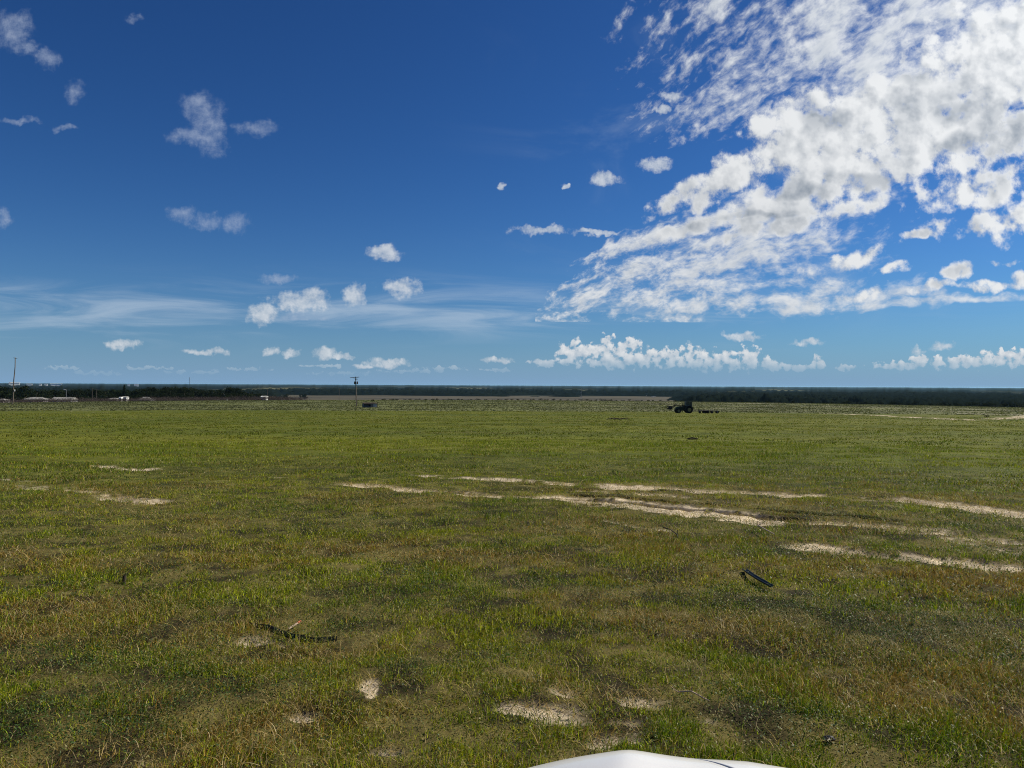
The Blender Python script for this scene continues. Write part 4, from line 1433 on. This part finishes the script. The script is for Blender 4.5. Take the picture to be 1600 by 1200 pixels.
RIDGE = [  # px, py, half length along the street (log), half width (rad), weight
    (1330, 205, .34, .090, 1.3), (1130, 278, .20, .050, 1.0), (1240, 178, .12, .04, .95), (1490, 175, .24, .11, 1.25), (1585, 95, .18, .12, 1.0),
    (1290, 290, .32, .055, 1.15), (1100, 345, .24, .036, .85), (1230, 345, .25, .03, .8), (1545, 288, .13, .035, .85), (1590, 338, .10, .03, .75), (1525, 352, .09, .018, .65), (1592, 200, .08, .05, .9),
    (1490, 425, .03, .018, .8), (1550, 444, .05, .011, .8), (1445, 452, .04, .011, .7), (1597, 432, .03, .014, .8), (1335, 402, .10, .018, .75), (1395, 424, .04, .012, .55), (1440, 375, .04, .010, .55),
    (1575, 405, .03, .006, .5), (1345, 458, .06, .014, .6), (1300, 410, .1, .012, .6),
]
SHEET = [
    (1090, 75, .07, .08, .10), (1080, 150, .07, .05, .12), (1040, 165, .05, .03, .15), (900, 480, .3, .05, .3),
    (1300, 62, .20, .14, .95), (1450, 40, .24, .15, 1.15), (1580, 20, .2, .14, 1.2), (1115, 28, .07, .05, .6), (1180, 110, .13, .08, .6), (1130, 170, .10, .035, .55), (1180, 150, .16, .035, .8), (1350, 120, .2, .06, .7),
    (1040, 365, .34, .045, 1.0), (960, 386, .22, .028, .85), (1150, 375, .36, .050, 1.1), (1010, 428, .40, .060, 1.1), (1140, 415, .34, .05, 1.1), (940, 455, .30, .055, .9), (1080, 458, .32, .05, 1.0),
    (1200, 478, .26, .030, .95), (1090, 490, .22, .032, .85), (1270, 440, .14, .03, .7), (1460, 470, .16, .008, .95), (1380, 467, .10, .016, .7), (880, 447, .12, .02, .6),
]
BELLY = [  # where the ridge is thick and its underside shows grey
    (1285, 190, 34, 26), (1410, 120, 22, 26), (1490, 176, 52, 18), (1240, 290, 70, 14), (1370, 285, 46, 12), (1500, 220, 26, 16), (1590, 200, 14, 26), (1150, 232, 26, 10), (1180, 330, 60, 8),
]


WISP = [
    (320, 185, 34, 40), (330, 212, 30, 34), (306, 158, 26, 16), (298, 214, 34, 14), (398, 200, 38, 14), (117, 142, 20, 18), (20, 45, 34, 36), (40, 72, 26, 16), (75, 90, 22, 16), (30, 190, 30, 7), (100, 200, 20, 6), (212, 30, 18, 7),
    (285, 336, 24, 16), (322, 346, 28, 14), (365, 348, 24, 19), (2, 340, 16, 17), (432, 435, 32, 7), (455, 498, 60, 12),
]
CUM = [
    (948, 280, 26, 11), (1022, 257, 30, 13), (1050, 150, 20, 10), (1035, 172, 12, 8), (850, 360, 52, 8), (925, 365, 40, 5),
    (786, 294, 8, 7), (886, 290, 6, 4),
    (600, 396, 30, 13), (465, 470, 48, 17), (490, 466, 32, 18), (556, 458, 18, 19), (626, 449, 32, 16), (408, 491, 24, 17),
    (190, 538, 27, 11), (310, 549, 30, 6), (342, 552, 12, 7), (421, 549, 16, 8), (457, 552, 18, 9), (508, 552, 24, 10), (538, 556, 13, 6),
    (605, 568, 32, 8), (780, 564, 24, 6), (566, 572, 20, 5),
    (1160, 527, 30, 7), (1262, 534, 26, 6), (1475, 540, 26, 9), (1435, 548, 12, 8),
]
TOWER = [
    (905, 552, 26, 22), (880, 548, 18, 14), (945, 548, 30, 24), (985, 552, 30, 26), (1010, 558, 26, 18), (1045, 560, 26, 16), (1075, 556, 16, 20), (1105, 562, 24, 20),
    (1135, 562, 18, 18), (1172, 560, 24, 20), (1205, 568, 30, 12), (960, 565, 110, 12), (1130, 570, 120, 10), (850, 567, 26, 8), (1278, 566, 10, 12), (1318, 574, 24, 6), (1255, 574, 40, 6),
    (1420, 572, 60, 8), (1500, 566, 70, 12), (1580, 560, 60, 16), (1440, 562, 24, 8),
    (500, 572, 40, 3), (230, 575, 36, 3), (100, 574, 30, 3), (380, 577, 50, 3), (700, 575, 40, 3), (640, 580, 60, 3), (300, 582, 60, 3), (150, 583, 50, 3), (780, 578, 30, 3), (540, 583, 60, 3),
]



def noise2(P, scale=1.0, detail=4.0, rough=0.55, color=False, dist=0.0):
    r = noise(P, scale, detail, rough, color=color, dist=dist)
    r.s.node.noise_dimensions = '2D'
    return r


def cells(P, scale):
    """rounded lumps, high in the middle of each cell"""
    n = nt.nodes.new('ShaderNodeTexVoronoi'); n.voronoi_dimensions = '2D'; n.feature = 'SMOOTH_F1'
    S.put(n.inputs['Vector'], P); n.inputs['Scale'].default_value = scale
    n.inputs['Smoothness'].default_value = 0.35; n.inputs['Randomness'].default_value = 1.0
    return S(n.outputs['Distance'])


def vadd(P, k): return vm('ADD', P, k)


def warp_of(P):
    return vm('SUBTRACT', noise2(P, 9.0, 3, 0.6, color=True), (.5, .5, .5))


def ridge_density(P, w, cov=None, det=6):
    Pw = vm('MULTIPLY_ADD', w, (.060, .045, 0), P)
    Q = to_street(Pw)
    if cov is None:
        cov = blobs_street(Q, RIDGE)
    n = noise2(P, 20.0, det, 0.60)
    f = noise2(P, 48.0, max(det - 2, 2), 0.62)
    lump = cells(vm('MULTIPLY_ADD', w, (.04, .04, 0), P), 36.0)
    return S.m('MINIMUM', cov, 1.05) * 0.95 + (n - 0.5) * 2.3 + (f - 0.5) * 1.5 - (lump - 0.38) * 0.95 - 0.07, cov


def sheet_density(P, w, cov=None, det=6):
    Pw = vm('MULTIPLY_ADD', w, (.085, .06, 0), P)
    if cov is None:
        cov = blobs_street(to_street(Pw), SHEET)
    Q = to_street(vm('MULTIPLY_ADD', w, (.03, .025, 0), P))
    n = noise2(vm('MULTIPLY', Q, (9.0, 21.0, 1)), 1.0, det, 0.60)
    f = noise2(vm('MULTIPLY', Q, (32.0, 54.0, 1)), 1.0, max(det - 2, 2), 0.6)
    return S.m('MINIMUM', cov, 0.95) * 0.78 + (n - 0.5) * 2.8 + (f - 0.5) * 1.7 - 0.06, cov


def cum_density(P, lst, cov=None):
    w = vm('SUBTRACT', noise2(P, 40.0, 3, 0.65, color=True), (.5, .5, .5))
    Pw = vm('MULTIPLY_ADD', w, (.024, .020, 0), P)
    if cov is None:
        cov = blobs_small(Pw, lst)
    f = noise2(P, 48.0, 5, 0.66)
    return cov * 0.85 + (f - 0.5) * 2.2 - 0.02, cov


def tower_density(P, cov=None):
    w = vm('SUBTRACT', noise2(P, 110.0, 3, 0.6, color=True), (.5, .5, .5))
    Pw = vm('MULTIPLY_ADD', w, (.011, .010, 0), P)
    if cov is None:
        cov = blobs_small(Pw, TOWER)
    f = noise2(P, 100.0, 4, 0.58)
    lump = cells(Pw, 85.0)
    return cov * 0.75 + (f - 0.5) * 2.0 - (lump - 0.38) * 1.3 - 0.02, cov


def lit(t, t_sun, base, k, kd):
    """sunward side of a lump bright, far side and thick heart grey"""
    rel = (t - t_sun) * k
    thick = S.m('MAXIMUM', t - 0.7, 0.0) * kd
    return S.m('ADD', rel - thick, base, clamp=True)


front = smooth(0.05, 0.15, dy)
sunang = vm('DOT_PRODUCT', D, tuple(sun_dir))
glow = smooth(0.55, 1.0, sunang)
skycol = S(sky.outputs[0])
gam = nt.nodes.new('ShaderNodeGamma'); S.put(gam.inputs[0], vm('MULTIPLY', skycol, (SKY_STRENGTH,) * 3)); gam.inputs[1].default_value = 1.30
sk = vm('MULTIPLY', S(gam.outputs[0]), (0.45, 0.875, 1.31))
haze_amt = S.m('EXPONENT', -S.m('MAXIMUM', dz, 0.0) / 0.062)
sk = mixc(haze_amt * 0.96, sk, (0.215, 0.362, 0.560))

# thin high veils low over the left and wisps at the fringe of the bank
cn = noise2(vm('MULTIPLY', P0, (4.5, 36.0, 1)), 1.0, 6, 0.60, dist=0.5)
veil_cov = S.m('EXPONENT', -1.0 * ((v - 0.095) * (v - 0.095)) / 0.0012)
veil_cov = veil_cov * smooth(0.75, 0.0, u)
veil = smooth(0.40, 0.82, cn + veil_cov * 0.20 - 0.11) * veil_cov * 0.60
cn2 = noise2(vm('MULTIPLY_ADD', P0, (3.0, 9.0, 1), (3.1, 1.7, 0.5)), 1.0, 5, 0.62, dist=0.8)
wisp = smooth(0.50, 0.85, cn2) * 0.22 * smooth(-0.15, 0.3, u) * smooth(0.05, 0.16, v)
veil = S.m('MAXIMUM', veil, wisp)
base = mixc(veil * front, sk, (0.46, 0.56, 0.68))


def backdrop(col):
    b = nt.nodes.new('ShaderNodeBackground')
    S.put(b.inputs[0], vm('MULTIPLY', col, (2 ** -EXPO / SKY_STRENGTH,) * 3))
    b.inputs[1].default_value = SKY_STRENGTH
    return S(b.outputs[0])


def pick(f, a, b):
    n = nt.nodes.new('ShaderNodeMixShader')
    S.put(n.inputs[0], f)
    nt.links.new(a.s, n.inputs[1]); nt.links.new(b.s, n.inputs[2])
    return S(n.outputs[0])


VH, UB = 0.083, 0.03          # the low band, and the division between the bank and the open blue
def with_cum(c, lst, opac=0.74, bright=(0.72, 0.75, 0.78), sh=(0.27, 0.36, 0.47), hi=0.95):
    t, cov = cum_density(P0, lst)
    t2, _ = cum_density(vadd(P0, (.005, .008, 0)), lst, cov)
    l = lit(t, t2, 0.72, 0.45, -0.12)
    a = smooth(-0.25, hi, t)
    return mixc(a * opac, c, mixc(l, sh, bright))


def region(b, lo): return (b[0] > 760) if lo else True
CUM_HI = [b for b in CUM if b[1] < 512]
CUM_LO = [b for b in CUM if b[1] > 480]
open_sky = with_cum(base, WISP, 0.50, (0.46, 0.53, 0.66), (0.20, 0.29, 0.45), 1.5)
open_sky = with_cum(open_sky, [b for b in CUM_HI if b[0] < 860])
# the bank of cloud: a thin rippled sheet, and the thicker lumpy ridge in front of it
g = 0.88 + glow * 0.24
gg = xyz(g, g, g)
w0 = warp_of(P0)
ts, cov = sheet_density(P0, w0)
ts2, _ = sheet_density(vadd(P0, (0.008, 0.010, 0)), w0, cov, 3)
a_s = smooth(-0.30, 1.25, ts) * 0.93
ls = lit(ts, ts2, 0.80, 0.34, 0.20)
bank_sky = with_cum(base, [b for b in CUM_HI if b[0] > 800 and b[1] < 400])
bank_sky = mixc(a_s, bank_sky, vm('MULTIPLY', mixc(ls, (0.36, 0.43, 0.52), (0.84, 0.865, 0.89)), gg))
tb, cov = ridge_density(P0, w0)
tb2, _ = ridge_density(vadd(P0, (0.011, 0.014, 0)), w0, cov, 4)
ab = smooth(-0.12, 0.70, tb)
lb = lit(tb, tb2, 0.86, 0.46, 0.16)
bel = blobs_small(vm('MULTIPLY_ADD', w0, (.10, .06, 0), P0), BELLY)
low_n = noise2(P0, 7.5, 3, 0.5)
grey = S.m('MAXIMUM', smooth(-0.9, 1.3, bel) * 0.55 * smooth(0.1, 0.8, tb), smooth(0.46, 0.70, low_n) * 0.42 * smooth(0.3, 1.0, tb))
lb = S.m('SUBTRACT', lb, grey, clamp=True)
cb = vm('MULTIPLY', mixc(lb, (0.24, 0.295, 0.37), (0.86, 0.88, 0.90)), gg)
bank_sky = mixc(ab, bank_sky, cb)
# towers and small heaps near the horizon
fade = smooth(0.008, 0.045, v)
low = with_cum(base, CUM_LO, 0.75)
tt, cov = tower_density(P0)
tt2, _ = tower_density(vadd(P0, (0.005, 0.005, 0)), cov)
at_ = smooth(0.0, 0.5, tt)
lt = lit(tt, tt2, 0.68, 0.40, 0.05)
tcol = mixc(lt, (0.27, 0.38, 0.50), (0.78, 0.79, 0.80))
tcol = mixc(fade, (0.29, 0.43, 0.565), tcol)
low = mixc(at_ * (0.25 + 0.66 * fade), low, tcol)

high = pick(S.m('GREATER_THAN', u, UB), backdrop(open_sky), backdrop(bank_sky))
facing = pick(S.m('GREATER_THAN', v, VH), backdrop(low), high)
facing = pick(S.m('GREATER_THAN', v, -0.01), backdrop(sk), facing)
whole = pick(S.m('GREATER_THAN', dy, 0.12), backdrop(sk), facing)
nt.nodes.remove(bg)
nt.links.new(whole.s, wout.inputs[0])
world.cycles.sampling_method = 'NONE'

# ------------------------------------------------------------------ render settings
scene.view_settings.view_transform = 'Standard'
scene.view_settings.look = 'None'
scene.view_settings.exposure = EXPO
scene.view_settings.gamma = 1.0
scene.view_settings.use_curve_mapping = False
scene.cycles.use_denoising = True
scene.cycles.denoiser = 'OPENIMAGEDENOISE'
scene.cycles.denoising_input_passes = 'RGB_ALBEDO_NORMAL'
scene.cycles.denoising_prefilter = 'NONE'
scene.cycles.pixel_filter_type = 'BLACKMAN_HARRIS'
scene.cycles.filter_width = 1.05
scene.cycles.max_bounces = 6
scene.cycles.diffuse_bounces = 1
scene.cycles.glossy_bounces = 2
scene.cycles.transparent_max_bounces = 8
scene.cycles.volume_bounces = 0
scene.render.film_transparent = False
